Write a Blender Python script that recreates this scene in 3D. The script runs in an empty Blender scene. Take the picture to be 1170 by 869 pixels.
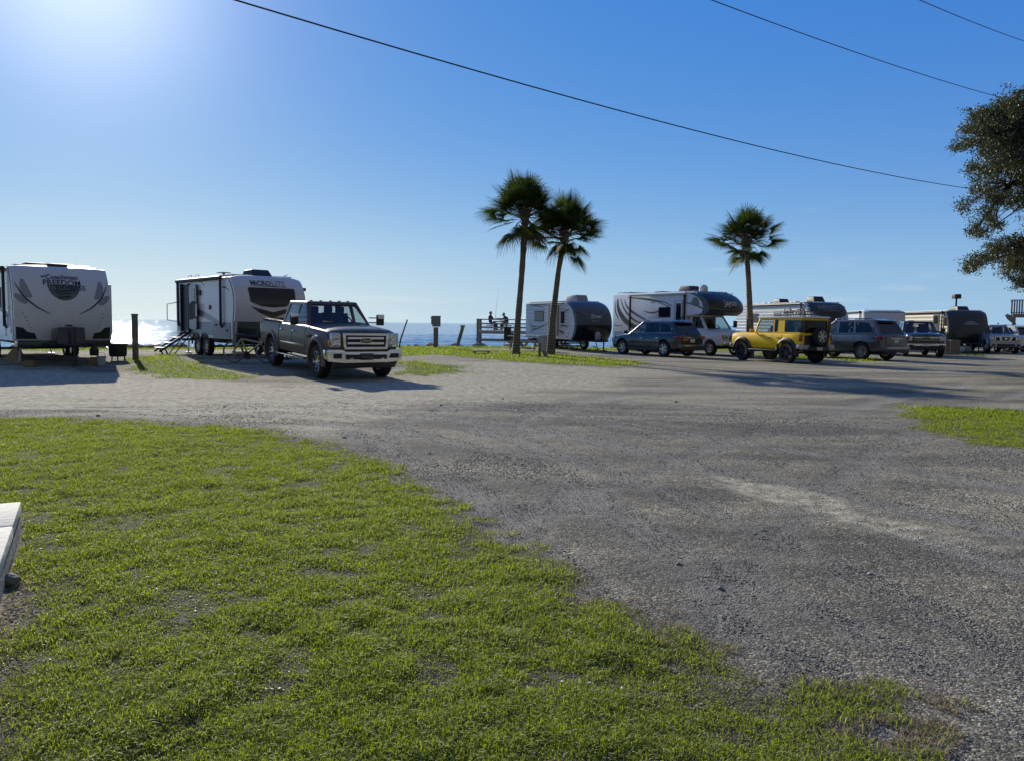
SUN_E = 5.0; SKY_S = 0.10; DUST = 0.1; EXPO = 0.0; SAT = 1.45; GAM = (.62, .55, .25); MUL = (.90, 1.50, 4.45)
GLOW = ((150, .45, (1, .98, .93)), (45, .10, (1, .99, .95)), (16, .02, (1, 1, .95)))
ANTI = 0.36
import bpy, bmesh, math, random
import numpy as np
from mathutils import Vector, Matrix, Euler
random.seed(7); np.random.seed(7)
S = bpy.context.scene
COL = S.collection
R = math.radians
# ------------------------------------------------------------------ camera numbers
F = 880.0; CX = 585.0; CY = 434.5; EYE = 1.5
PITCH = R(4.18); ROLL = R(0.70)
_f = Vector((0, math.cos(PITCH), -math.sin(PITCH))); _u = Vector((0, math.sin(PITCH), math.cos(PITCH))); _r = Vector((1, 0, 0))
CR = _r*math.cos(ROLL) + _u*math.sin(ROLL); CU = -_r*math.sin(ROLL) + _u*math.cos(ROLL)

def sstep(a, b, v):
    t = np.clip((v-a)/(b-a), 0, 1); return t*t*(3-2*t)
SHORE = [(-400, -60), (-60, 10), (-30, 27.5), (-19, 34.6), (-6, 43.2), (1.5, 46.3), (12, 53), (34, 68), (80, 92), (400, 220)]
_sx = np.array([p[0] for p in SHORE]); _sy = np.array([p[1] for p in SHORE])
def shore_y(x): return np.interp(x, _sx, _sy)
def terrain(x, y):
    x = np.asarray(x, float); y = np.asarray(y, float)
    rise = 0.17*sstep(19.5, 26, y)*(1-sstep(-2, 9, x))
    d = (y - shore_y(x))*0.85
    drop = -1.6*sstep(-0.6, 3.5, d)
    und = 0.018*np.sin(x*0.55+1.3)*np.cos(y*0.42) + 0.01*np.sin(x*1.7+y*1.1)
    return rise + drop + und*sstep(3, 9, np.hypot(x, y))*(1-sstep(24, 30, y))
def tz(x, y): return float(terrain(x, y))
def ray(px, py): return (_f*F + CR*(px-CX) - CU*(py-CY)).normalized()
def G(px, py):
    d = ray(px, py); z = 0
    for _ in range(6):
        t = (z-EYE)/d.z; x, y = d.x*t, d.y*t; z = tz(x, y) if y < 60 else 0
    return Vector((x, y, z))
def GD(px, D): # ground point in the column px of the horizon at depth D
    x = (px-CX)/F*D; return Vector((x, D, tz(x, D)))
def P3(px, py, D):
    d = ray(px, py); return Vector((0, 0, EYE)) + d*(D/d.y)

# ------------------------------------------------------------------ materials
def nm(name):
    m = bpy.data.materials.new(name); m.use_nodes = True
    nt = m.node_tree; b = nt.nodes['Principled BSDF']; return m, nt, b
def N(nt, t, **k):
    n = nt.nodes.new(t)
    for a, v in k.items(): setattr(n, a, v)
    return n
def mat(name, col, rough=0.5, metal=0, coat=0, var=0.12, scale=6, spec=0.5, bump=0, dirt=0.0):
    m, nt, b = nm(name)
    b.inputs['Metallic'].default_value = metal; b.inputs['Specular IOR Level'].default_value = spec
    b.inputs['Coat Weight'].default_value = coat; b.inputs['Coat Roughness'].default_value = 0.06
    tc = N(nt, 'ShaderNodeTexCoord'); no = N(nt, 'ShaderNodeTexNoise')
    no.inputs['Scale'].default_value = scale; no.inputs['Detail'].default_value = 6; no.inputs['Roughness'].default_value = .62
    nt.links.new(tc.outputs['Object'], no.inputs['Vector'])
    r = N(nt, 'ShaderNodeValToRGB'); c = Vector(col)
    r.color_ramp.elements[0].position = .3; r.color_ramp.elements[1].position = .7
    r.color_ramp.elements[0].color = (*(c*(1-var)), 1); r.color_ramp.elements[1].color = (*[min(1, v) for v in c*(1+var*.6)], 1)
    nt.links.new(no.outputs['Fac'], r.inputs[0])
    out = r.outputs[0]
    if dirt:
        sp = N(nt, 'ShaderNodeSeparateXYZ'); nt.links.new(tc.outputs['Object'], sp.inputs[0])
        mr = N(nt, 'ShaderNodeMapRange'); mr.inputs[1].default_value = 0.2; mr.inputs[2].default_value = 1.0; mr.inputs[3].default_value = dirt; mr.inputs[4].default_value = 0
        nt.links.new(sp.outputs['Z'], mr.inputs[0])
        mu = N(nt, 'ShaderNodeMath', operation='MULTIPLY'); nt.links.new(mr.outputs[0], mu.inputs[0]); nt.links.new(no.outputs['Fac'], mu.inputs[1])
        mx = N(nt, 'ShaderNodeMixRGB'); mx.inputs[2].default_value = (.22, .19, .15, 1)
        nt.links.new(mu.outputs[0], mx.inputs[0]); nt.links.new(out, mx.inputs[1]); out = mx.outputs[0]
    nt.links.new(out, b.inputs['Base Color'])
    mr = N(nt, 'ShaderNodeMapRange'); mr.inputs[3].default_value = max(0.02, rough*.8); mr.inputs[4].default_value = min(1, rough*1.25)
    nt.links.new(no.outputs['Fac'], mr.inputs[0]); nt.links.new(mr.outputs[0], b.inputs['Roughness'])
    if bump:
        bp = N(nt, 'ShaderNodeBump'); bp.inputs['Strength'].default_value = bump; bp.inputs['Distance'].default_value = .02
        n2 = N(nt, 'ShaderNodeTexNoise'); n2.inputs['Scale'].default_value = scale*5; n2.inputs['Detail'].default_value = 5
        nt.links.new(tc.outputs['Object'], n2.inputs['Vector']); nt.links.new(n2.outputs['Fac'], bp.inputs['Height']); nt.links.new(bp.outputs[0], b.inputs['Normal'])
    return m
def glass(name, tint, rough=.03, opaque=0.0):
    m, nt, b = nm(name); nt.nodes.remove(b)
    o = nt.nodes['Material Output']; tr = N(nt, 'ShaderNodeBsdfTransparent'); tr.inputs[0].default_value = (*tint, 1)
    gl = N(nt, 'ShaderNodeBsdfGlossy'); gl.inputs['Roughness'].default_value = rough; gl.inputs[0].default_value = (.95, .97, 1, 1)
    no = N(nt, 'ShaderNodeTexNoise'); no.inputs['Scale'].default_value = 1.5
    fr = N(nt, 'ShaderNodeFresnel'); fr.inputs[0].default_value = 1.5
    bp = N(nt, 'ShaderNodeBump'); bp.inputs['Strength'].default_value = .03; nt.links.new(no.outputs['Fac'], bp.inputs['Height'])
    nt.links.new(bp.outputs[0], gl.inputs['Normal'])
    mx = N(nt, 'ShaderNodeMixShader'); ge = N(nt, 'ShaderNodeNewGeometry'); iv = N(nt, 'ShaderNodeMath', operation='SUBTRACT'); iv.inputs[0].default_value = 1; nt.links.new(ge.outputs['Backfacing'], iv.inputs[1]); ml = N(nt, 'ShaderNodeMath', operation='MULTIPLY'); nt.links.new(iv.outputs[0], ml.inputs[0]); nt.links.new(fr.outputs[0], ml.inputs[1]); nt.links.new(ml.outputs[0], mx.inputs[0]); nt.links.new(tr.outputs[0], mx.inputs[1]); nt.links.new(gl.outputs[0], mx.inputs[2])
    nt.links.new(mx.outputs[0], o.inputs[0]); return m
M = {}
M['rubber'] = mat('rubber', (.022, .022, .023), .8, bump=.3, var=.3)
M['black'] = mat('black plastic', (.02, .021, .023), .5)
M['blackgloss'] = mat('black gloss', (.012, .014, .018), .15, coat=.5)
M['chrome'] = mat('chrome', (.75, .76, .78), .12, metal=1)
M['alloy'] = mat('alloy', (.42, .43, .45), .3, metal=.9)
M['steel'] = mat('galvanised steel', (.35, .36, .38), .4, metal=.8)
M['glass'] = glass('car glass', (.72, .76, .76))
M['clearglass'] = glass('windscreen glass', (.87, .90, .90))
M['tint'] = glass('privacy glass', (.25, .27, .29))
M['rvglass'] = mat('dark rv window', (.008, .01, .013), .08, coat=.3)
M['seat'] = mat('seat cloth', (.05, .05, .055), .9)
M['lamp'] = mat('headlamp lens', (.5, .53, .57), .12, metal=.6)
M['red'] = mat('tail lamp', (.22, .015, .012), .2, coat=.6)
M['amber'] = mat('amber lens', (.6, .2, .02), .25, coat=.4)
M['plate'] = mat('number plate', (.62, .62, .6), .5)
M['truckpaint'] = mat('grey brown metallic paint', (.105, .078, .05), .42, metal=.1, coat=.18, spec=.35, dirt=.5)
M['suvpaint'] = mat('dark grey metallic paint', (.018, .024, .032), .28, metal=.3, coat=1, dirt=.3)
M['suvpaint2'] = mat('slate metallic paint', (.075, .085, .10), .3, metal=.4, coat=1, dirt=.3)
M['yellow'] = mat('yellow paint', (.97, .60, .0), .5, coat=.08, spec=.3, var=.04)
M['whitepaint'] = mat('white paint', (.78, .78, .76), .35, coat=.6, var=.05, dirt=.15)
M['darkpaint'] = mat('black blue metallic paint', (.02, .024, .03), .25, metal=.4, coat=1, dirt=.4)
M['silver'] = mat('silver paint', (.42, .41, .39), .35, metal=.3, coat=.8, dirt=.3)
M['rvwhite'] = mat('white fibreglass', (.74, .745, .75), .35, coat=.35, var=.07, scale=1.5, dirt=.12)
M['rvfront'] = mat('pale grey gelcoat nose', (.66, .665, .68), .35, coat=.35, var=.08, scale=1.5, dirt=.1)
M['rvside'] = mat('white corrugated aluminium', (.72, .72, .70), .4, coat=.2, var=.08, scale=2, dirt=.15)
M['rvbeige'] = mat('beige fibreglass', (.55, .48, .36), .45, var=.08, scale=2, dirt=.2)
M['rvgrey'] = mat('grey gelcoat', (.16, .17, .19), .35, coat=.4)
M['rvmid'] = mat('mid grey decal', (.27, .29, .33), .4)
M['rvdark'] = mat('charcoal gelcoat', (.03, .038, .045), .4, coat=.2)
M['rvblack'] = mat('black gelcoat', (.012, .014, .018), .28, coat=.5)
M['rvtan'] = mat('tan decal', (.27, .20, .13), .45)
M['lightdecal'] = mat('silver decal', (.5, .52, .55), .35, metal=.3)
M['acblack'] = mat('black ac shroud', (.03, .032, .035), .55)
M['acgrey'] = mat('grey ac shroud', (.3, .31, .32), .5)
M['wood'] = mat('weathered timber', (.24, .20, .155), .85, var=.4, scale=9, bump=.6)
M['woodgrey'] = mat('grey weathered deck boards', (.28, .26, .23), .85, var=.35, scale=8, bump=.5)
M['trunk'] = mat('palm trunk bark', (.21, .175, .13), .9, var=.45, scale=7, bump=1.0)
_nt = M['trunk'].node_tree; _w = N(_nt, 'ShaderNodeTexWave', bands_direction='Z'); _w.inputs['Scale'].default_value = 2.6; _w.inputs['Distortion'].default_value = 3; _w.inputs['Detail'].default_value = 3
_b = N(_nt, 'ShaderNodeBump'); _b.inputs['Strength'].default_value = .8; _b.inputs['Distance'].default_value = .04; _tc = N(_nt, 'ShaderNodeTexCoord'); _nt.links.new(_tc.outputs['Object'], _w.inputs['Vector']); _nt.links.new(_w.outputs['Fac'], _b.inputs['Height'])
_p = _nt.nodes['Principled BSDF']; _nt.links.new(_p.inputs['Normal'].links[0].from_socket, _b.inputs['Normal']); _nt.links.new(_b.outputs[0], _p.inputs['Normal'])
M['bark'] = mat('oak bark', (.12, .10, .085), .9, var=.45, scale=5, bump=1.0)
M['concrete'] = mat('pale concrete', (.82, .76, .62), .85, var=.3, scale=4, bump=.5)
M['stone'] = mat('rough stone', (.24, .23, .21), .9, var=.45, scale=6, bump=.9)
M['boxgrey'] = mat('grey painted steel box', (.22, .24, .26), .5, var=.15)
M['ceramic'] = mat('light grey plastic', (.42, .45, .47), .5)
M['olive'] = mat('olive bicycle paint', (.45, .38, .17), .4, coat=.4)
M['tanplastic'] = mat('tan plastic', (.3, .23, .13), .6, var=.2)
M['ochre'] = mat('ochre plastic', (.2, .15, .06), .6)
M['skin'] = mat('skin', (.42, .25, .18), .6, var=.1)
M['cloth1'] = mat('dark jacket', (.03, .035, .045), .9)
M['cloth2'] = mat('navy shirt', (.03, .045, .08), .9)
M['cloth3'] = mat('white towel cloth', (.55, .54, .5), .9)
M['fabricgrey'] = mat('grey canvas', (.2, .2, .2), .9)

# ------------------------------------------------------------------ mesh builder
class B:
    def __init__(s): s.v = []; s.f = []; s.bm = bmesh.new()
    def _add(s, vs, fs):
        b = [s.bm.verts.new(v) for v in vs]
        for f in fs:
            try: s.bm.faces.new([b[i] for i in f])
            except ValueError: pass
        return b
    def box(s, cx, cy, cz, sx, sy, sz, rot=None, taper=1):
        m = Euler(rot).to_matrix() if rot else Matrix.Identity(3); c = Vector((cx, cy, cz)); o = []
        for z in (-.5, .5):
            k = taper if z > 0 else 1
            for x, y in ((-.5, -.5), (.5, -.5), (.5, .5), (-.5, .5)): o.append(c + m @ Vector((x*sx*k, y*sy*k, z*sz)))
        s._add(o, [(3, 2, 1, 0), (4, 5, 6, 7), (0, 1, 5, 4), (1, 2, 6, 5), (2, 3, 7, 6), (3, 0, 4, 7)]); return s
    def hexa(s, pts):  # 4 bottom + 4 top
        s._add(pts, [(3, 2, 1, 0), (4, 5, 6, 7), (0, 1, 5, 4), (1, 2, 6, 5), (2, 3, 7, 6), (3, 0, 4, 7)]); return s
    def prism(s, poly, a, b, fn):   # poly 2d, fn(u,v,w)->3d
        n = len(poly); vs = [fn(u, v, a) for u, v in poly] + [fn(u, v, b) for u, v in poly]
        s._add(vs, [tuple(range(n-1, -1, -1)), tuple(range(n, 2*n))] + [(i, (i+1) % n, n+(i+1) % n, n+i) for i in range(n)]); return s
    def tube(s, p0, p1, r0, r1=None, n=10): return s.path([p0, p1], [r0, r0 if r1 is None else r1], n)
    def path(s, pts, rad, n=8, cap=True):
        pts = [Vector(p) for p in pts]
        if not hasattr(rad, '__len__'): rad = [rad]*len(pts)
        rings = []; ref = None
        for i, p in enumerate(pts):
            d = (pts[min(i+1, len(pts)-1)] - pts[max(i-1, 0)]).normalized()
            if ref is None:
                ref = Vector((0, 0, 1)) if abs(d.z) < .9 else Vector((1, 0, 0))
            a = d.cross(ref).normalized(); b = a.cross(d).normalized(); ref = b
            rings.append([p + (a*math.cos(2*math.pi*k/n) + b*math.sin(2*math.pi*k/n))*rad[i] for k in range(n)])
        vs = [v for r_ in rings for v in r_]; fs = []
        for i in range(len(rings)-1):
            for k in range(n): fs.append((i*n+k, i*n+(k+1) % n, (i+1)*n+(k+1) % n, (i+1)*n+k))
        if cap: fs.append(tuple(range(n-1, -1, -1))); fs.append(tuple((len(rings)-1)*n+k for k in range(n)))
        s._add(vs, fs); return s
    def lathe(s, prof, n=24, axis='y', c=(0, 0, 0), closed=False):  # prof (radius, along)
        vs = []; c = Vector(c)
        for r_, h in prof:
            for k in range(n):
                a = 2*math.pi*k/n; u, w = math.cos(a)*r_, math.sin(a)*r_
                vs.append(c + (Vector((u, h, w)) if axis == 'y' else Vector((u, w, h)) if axis == 'z' else Vector((h, u, w))))
        m = len(prof); fs = []
        for i in range(m if closed else m-1):
            j = (i+1) % m
            for k in range(n): fs.append((i*n+k, i*n+(k+1) % n, j*n+(k+1) % n, j*n+k))
        if not closed: fs.append(tuple(range(n-1, -1, -1))); fs.append(tuple((m-1)*n+k for k in range(n)))
        s._add(vs, fs); return s
    def ball(s, c, r, sub=2, sc=(1, 1, 1), rough=0):
        t = bmesh.new(); bmesh.ops.create_icosphere(t, subdivisions=sub, radius=1)
        c = Vector(c); vs = []
        for v in t.verts:
            k = 1 + (random.uniform(-rough, rough) if rough else 0); vs.append(c + Vector((v.co.x*sc[0], v.co.y*sc[1], v.co.z*sc[2]))*r*k)
        fs = [tuple(v.index for v in f.verts) for f in t.faces]; t.free(); s._add(vs, fs); return s
    def poly(s, pts): s._add(pts, [tuple(range(len(pts)))]); return s
    def grid(s, rows):
        n = len(rows[0]); vs = [v for r_ in rows for v in r_]
        s._add(vs, [(i*n+k, i*n+k+1, (i+1)*n+k+1, (i+1)*n+k) for i in range(len(rows)-1) for k in range(n-1)]); return s
    def mesh(s, name, bevel=0, seg=2, smooth=35, recalc=True):
        bm = s.bm
        if bevel:
            bmesh.ops.recalc_face_normals(bm, faces=bm.faces)
            es = [e for e in bm.edges if len(e.link_faces) == 2 and e.calc_face_angle(0) > R(25)]
            try: bmesh.ops.bevel(bm, geom=es, offset=bevel, segments=seg, affect='EDGES', profile=.6, clamp_overlap=True)
            except Exception: pass
        if recalc: bmesh.ops.recalc_face_normals(bm, faces=bm.faces)
        for f in bm.faces: f.smooth = True
        for e in bm.edges: e.smooth = len(e.link_faces) == 2 and e.calc_face_angle(0) < R(smooth)
        me = bpy.data.meshes.new(name); bm.to_mesh(me); bm.free(); return me
    def done(s, name, m, parent=None, label=None, **k):
        return mkobj(name, s.mesh(name, **k), m, parent, label)
def mkobj(name, me, m, parent=None, label=None, loc=None):
    o = bpy.data.objects.new(name, me); COL.objects.link(o)
    if m is not None and not me.materials: me.materials.append(m)
    if parent: o.parent = parent
    if label: o['label'] = label
    if loc: o.location = loc
    return o
def tag(o, label, cat, group=None, kind=None):
    if label: o['label'] = label
    if cat: o['category'] = cat
    if group: o['group'] = group
    if kind: o['kind'] = kind
    return o
def empty(name, label, cat, loc=(0, 0, 0), rz=0, group=None):
    o = bpy.data.objects.new(name, None); COL.objects.link(o); o.empty_display_size = .3
    o.location = loc; o.rotation_euler = (0, 0, rz); return tag(o, label, cat, group)
def boolean(o, cut, op='DIFFERENCE'):
    md = o.modifiers.new('b', 'BOOLEAN'); md.object = cut; md.operation = op; md.solver = 'EXACT'
    bpy.context.view_layer.update()
    dg = bpy.context.evaluated_depsgraph_get(); me = bpy.data.meshes.new_from_object(o.evaluated_get(dg))
    o.modifiers.clear(); old = o.data; o.data = me; me.name = o.name
    bm = bmesh.new(); bm.from_mesh(me)
    for f in bm.faces: f.smooth = True
    for e in bm.edges: e.smooth = len(e.link_faces) == 2 and e.calc_face_angle(0) < R(32)
    bm.to_mesh(me); bm.free()
    bpy.data.objects.remove(cut)
def rpoly(poly, r, n=4):
    out = []; m = len(poly)
    for i in range(m):
        p = Vector(poly[i]); a = Vector(poly[i-1])-p; b = Vector(poly[(i+1) % m])-p
        k = min(r, a.length*.45, b.length*.45); p0 = p+a.normalized()*k; p1 = p+b.normalized()*k
        for j in range(n+1):
            t = j/n; out.append(tuple(p0*(1-t)**2 + p*2*t*(1-t) + p1*t*t))
    return out
def text_mesh(body, size, mp, bold=0.0, extr=0.004, shear=0, width=None, align='CENTER'):
    cu = bpy.data.curves.new('t', 'FONT'); cu.body = body; cu.size = 1; cu.align_x = align; cu.align_y = 'CENTER'; cu.offset = .014 if bold > .004 else 0; cu.shear = shear; cu.resolution_u = 4
    o = bpy.data.objects.new('t', cu); COL.objects.link(o); bpy.context.view_layer.update()
    me = bpy.data.meshes.new_from_object(o); bpy.data.objects.remove(o)
    k = size
    if width:
        xs = [v.co.x for v in me.vertices]; k = width/(max(xs)-min(xs))
    for v in me.vertices: v.co = mp(v.co.x*k, v.co.y*k)
    me.name = 'lettering'; return me
def put(root, heading, ref, px, D, axles=None):
    h = R(heading); f = Vector((math.cos(h), math.sin(h), 0)); l = Vector((-math.sin(h), math.cos(h), 0))
    g = GD(px, D); o = g - f*ref[0] - l*ref[1]
    root.rotation_euler = (0, 0, h)
    if axles:
        a = o+f*axles[0]; b = o+f*axles[1]; za, zb = tz(a.x, a.y), tz(b.x, b.y)
        pit = math.atan2(za-zb, axles[0]-axles[1]); root.rotation_euler = (0, -pit, h)
        o.z = za - math.tan(pit)*axles[0]
    else: o.z = tz(o.x, o.y)
    root.location = o

# ------------------------------------------------------------------ wheels
_wc = {}
def wheel_meshes(r, w, style, n):
    key = (r, w, style, n)
    if key in _wc: return _wc[key]
    rr = r*(.62 if style != 'dish' else .55)
    pr = [(rr, -w*.42), (rr+.03, -w*.5), (r-.04, -w*.5), (r, -w*.34)]
    for k in (-.2, -.05, .1, .25): pr += [(r, w*k-.006), (r-.008, w*k), (r, w*k+.006)]
    pr += [(r, w*.34), (r-.04, w*.5), (rr+.03, w*.5), (rr, w*.42)]
    t = B(); t.lathe(pr, 36, closed=True); tm = t.mesh('tyre', smooth=30)
    b = B(); b.lathe([(rr-.001, -w*.4), (rr-.001, w*.43), (rr-.02, w*.43), (rr-.03, w*.1), (.03, w*.05), (.03, -w*.1), (rr-.03, -w*.1)], 32)
    b.lathe([(.001, w*.36), (.055, w*.36), (.065, w*.3), (.07, w*.05), (.001, w*.05)], 16)
    for k in range(n):
        a = 2*math.pi*k/n; ww = .075 if n <= 6 else .04
        c = (rr-.01)/2+.02; b.box(math.cos(a)*c, w*.26, math.sin(a)*c, rr-.04, w*.16, ww, rot=(0, -a, 0), taper=.9)
    rm = b.mesh('rim', smooth=30)
    _wc[key] = (tm, rm); return tm, rm
def add_wheels(root, xs, ty, r, w, style='alloy', n=6, rim='alloy', ztilt=0):
    tm, rm = wheel_meshes(r, w, style, n)
    for x in xs:
        for sgn in (1, -1):
            o = mkobj('wheel', tm, M['rubber'], root); o.location = (x, sgn*ty, r); o.rotation_euler = (0, random.uniform(0, 1), 0 if sgn > 0 else math.pi)
            q = mkobj('rim', rm.copy() if rm.materials and rm.materials[0] != M[rim] else rm, M[rim], o)
    return

# ------------------------------------------------------------------ car body
def sec(W, zb, zt, crown):
    h = zt-zb
    return [(0, zb), (W-.12, zb), (W-.045, zb+.05), (W-.012, zb+.3*h), (W, zb+.58*h), (W-.025, zt-.13), (W-.06, zt-.04), (W-.16, zt+.01), (W*.5, zt+crown*.8), (0, zt+crown)]
def loft_body(keys, crown=.03):
    b = B(); rings = []
    for k in keys:
        x, W, zb, zt = k[:4]; cr = k[4] if len(k) > 4 else crown
        h = sec(W, zb, zt, cr); ring = [(x, y, z) for y, z in h] + [(x, -y, z) for y, z in reversed(h[1:-1])]
        rings.append(ring)
    n = len(rings[0]); vs = [v for r_ in rings for v in r_]; fs = []
    for i in range(len(rings)-1):
        for k in range(n): fs.append((i*n+k, i*n+(k+1) % n, (i+1)*n+(k+1) % n, (i+1)*n+k))
    fs.append(tuple(range(n))); fs.append(tuple((len(rings)-1)*n+k for k in range(n-1, -1, -1)))
    b._add(vs, fs); return b
def interp_keys(keys, x):
    ks = sorted(keys); xs = [k[0] for k in ks]
    return [float(np.interp(x, xs, [k[i] for k in ks])) for i in (1, 2, 3)]
def make_car(root, sp):
    paint = sp['paint']; keys = sp['keys']
    b = loft_body(keys, sp.get('crown', .03)); body = b.done('body', paint, root)
    r = sp['r']; tw = sp['tw']; ty = sp['track']
    c = B()
    for x in sp['axles']:
        ar = r*1.0+.075
        for sg in (1, -1): c.lathe([(ar, sg*(ty-tw*.5-.08)), (ar, sg*(ty+.6))], 28, c=(x, 0, r+.02))
    for bx in sp.get('cuts', []): c.box(*bx)
    cut = c.done('cut', M['black']); boolean(body, cut)
    body.data.materials.clear(); body.data.materials.append(paint)
    # underbody
    u = B(); x0 = min(k[0] for k in keys); x1 = max(k[0] for k in keys)
    u.box((x0+x1)/2, 0, keys[len(keys)//2][1+1]+.02, (x1-x0)*.86, ty*1.35, .16)
    for x in sp['axles']: u.tube((x, -ty, r), (x, ty, r), .05)
    u.done('underbody', M['black'], root, bevel=.02)
    add_wheels(root, sp['axles'], ty, r, tw, sp.get('style', 'alloy'), sp.get('spokes', 6), sp.get('rim', 'alloy'))
    if sp.get('flare'):
        for x in sp['axles']:
            for sg in (1, -1):
                f = B(); ar = r+.075; W = interp_keys(keys, x)[0]; rows = []
                for k in range(17):
                    a = math.pi*(-.04+1.08*k/16); rows.append([(x+math.cos(a)*q, sg*(W+o), r+.02+math.sin(a)*q) for q, o in ((ar-.005, -.05), (ar-.005, sp['flare'][1]), (ar+.05, sp['flare'][1]), (ar+.11, .004), (ar+.10, -.05))])
                f.grid(rows); f.done('fender_flare', M[sp['flare'][0]], root, smooth=50)
    # greenhouse
    g = sp['gh']; zb, zr, wb, wt = g['zb'], g['zr'], g['wb'], g['wt']; X0, X1, X2, X3 = g['x']
    def ys(z): return wb + (wt-wb)*(z-zb)/(zr-zb)
    def hull(e, ez):
        x0, x1, x2, x3 = X0-e*1.3, X1-e*.7, X2+e*.7, X3+e*1.3; w0, w1 = wb-e, wt-e; q = B()
        zt = zr-ez; z0 = zb-.06 if e == 0 else zb-.03
        q.hexa([(x3, -w0, z0), (x0, -w0, z0), (x0, w0, z0), (x3, w0, z0), (x2, -w1, zt), (x1, -w1, zt), (x1, w1, zt), (x2, w1, zt)])
        return q
    hb = hull(0, 0); o = hb.done('cabin', M[g['mat']] if 'mat' in g else paint, root, bevel=.07, seg=4)
    cc = hull(.055, .06)
    boolean(o, cc.done('c', M['black']))
    c2 = B()
    for w_ in g['side']:
        c2.prism(rpoly(w_, .05), -1.6, 1.6, lambda u, v, w: (u, w, v))
    def wsf(xa, xb):  # plane through slanted screen
        d = Vector((xb-xa, 0, zr-zb)); nrm = Vector((d.z, 0, -d.x)).normalized()
        if xa < xb: nrm = -nrm
        def fn(u, v, w): return Vector((xa, u, zb)) + d*v + nrm*w
        return fn
    fr = wsf(X0, X1); rr = wsf(X3, X2); i = .07
    wspoly = rpoly([(-wb+i+.02, .07), (wb-i-.02, .07), (wt-i-.02, .88), (-wt+i+.02, .88)], .06)
    rwpoly = rpoly(g.get('rear', [(-wb+.1, .1), (wb-.1, .1), (wt-.09, .85), (-wt+.09, .85)]), .06)
    c2.prism(wspoly, -.2, .2, fr); c2.prism(rwpoly, -.2, .2, rr)
    boolean(o, c2.done('c', M['black']))
    o.data.materials.clear(); o.data.materials.append(M[g['mat']] if 'mat' in g else paint)
    B().prism(wspoly, -.035, -.028, fr).done('windscreen', M['clearglass'], root)
    B().prism(rwpoly, -.035, -.028, rr).done('rear_window', M[g.get('rglass', 'tint')], root)
    for wi, w_ in enumerate(g['side']):
        gm = M[g.get('sglass', ['glass'])[min(wi, len(g.get('sglass', ['glass']))-1)]]
        for sg in (1, -1):
            B().prism(rpoly(w_, .05), -.030, -.022, lambda u, v, w: (u, sg*(ys(v)+w), v)).done('side_window', gm, root)
    # seats, dashboard
    for sx in g.get('seats', []):
        for sy in (-.38, .38):
            t = B(); t.box(sx-.1, sy, zb+.02, .16, .46, .62, rot=(0, -.2, 0)); t.box(sx-.17, sy, zb+.42, .1, .26, .2); t.done('seat', M['seat'], root, bevel=.04)
    t = B(); t.box(X0-.28, 0, zb-.01, .45, wb*1.7, .12); t.done('dashboard', M['black'], root, bevel=.03)
    t = B(); t.lathe([(.19, -.015), (.19, .015), (.165, .015), (.165, -.015)], 20, axis='x', closed=True); t.box(0, 0, 0, .02, .34, .03)
    s_ = t.done('steering_wheel', M['black'], root); s_.location = (X0-.62, .38, zb+.08); s_.rotation_euler = (0, -.4, 0)
    if 'mirror' not in sp:
        for sg in (1, -1):
            t = B(); t.box(X0-.12, sg*(wb+.17), zb+.1, .1, .2, .16); t.box(X0-.12, sg*(wb+.05), zb+.05, .05, .12, .04); t.done('wing_mirror', paint, root, bevel=.03)
    # doors
    for (xa, xb) in sp['doors']:
        for sg in (1, -1):
            W, b0, t0 = interp_keys(keys, (xa+xb)/2); h = t0-b0
            pts = [(W-.05, b0+.06), (W-.012, b0+.3*h), (W, b0+.58*h), (W-.025, t0-.13), (W-.045, t0-.065)]
            rows = [[(x, sg*(y+.007-(.025 if e else 0)), z) for y, z in pts] for x, e in ((xa, 1), (xa+.01, 0), (xb-.01, 0), (xb, 1))]
            d = B(); d.grid(rows); dd = d.done('door', paint, root, smooth=40)
            hh = B(); hh.box(xa+.14, sg*(W+.012), t0-.2, .18, .03, .035); hh.done('handle', M[sp.get('handle', 'chrome')], dd, bevel=.01)
    return body
def bx(root, name, m, boxes, bevel=.015, label=None):
    t = B()
    for q in boxes: t.box(*q[:6], **({'rot': q[6]} if len(q) > 6 else {}))
    return t.done(name, M[m] if isinstance(m, str) else m, root, label, bevel=bevel)
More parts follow.
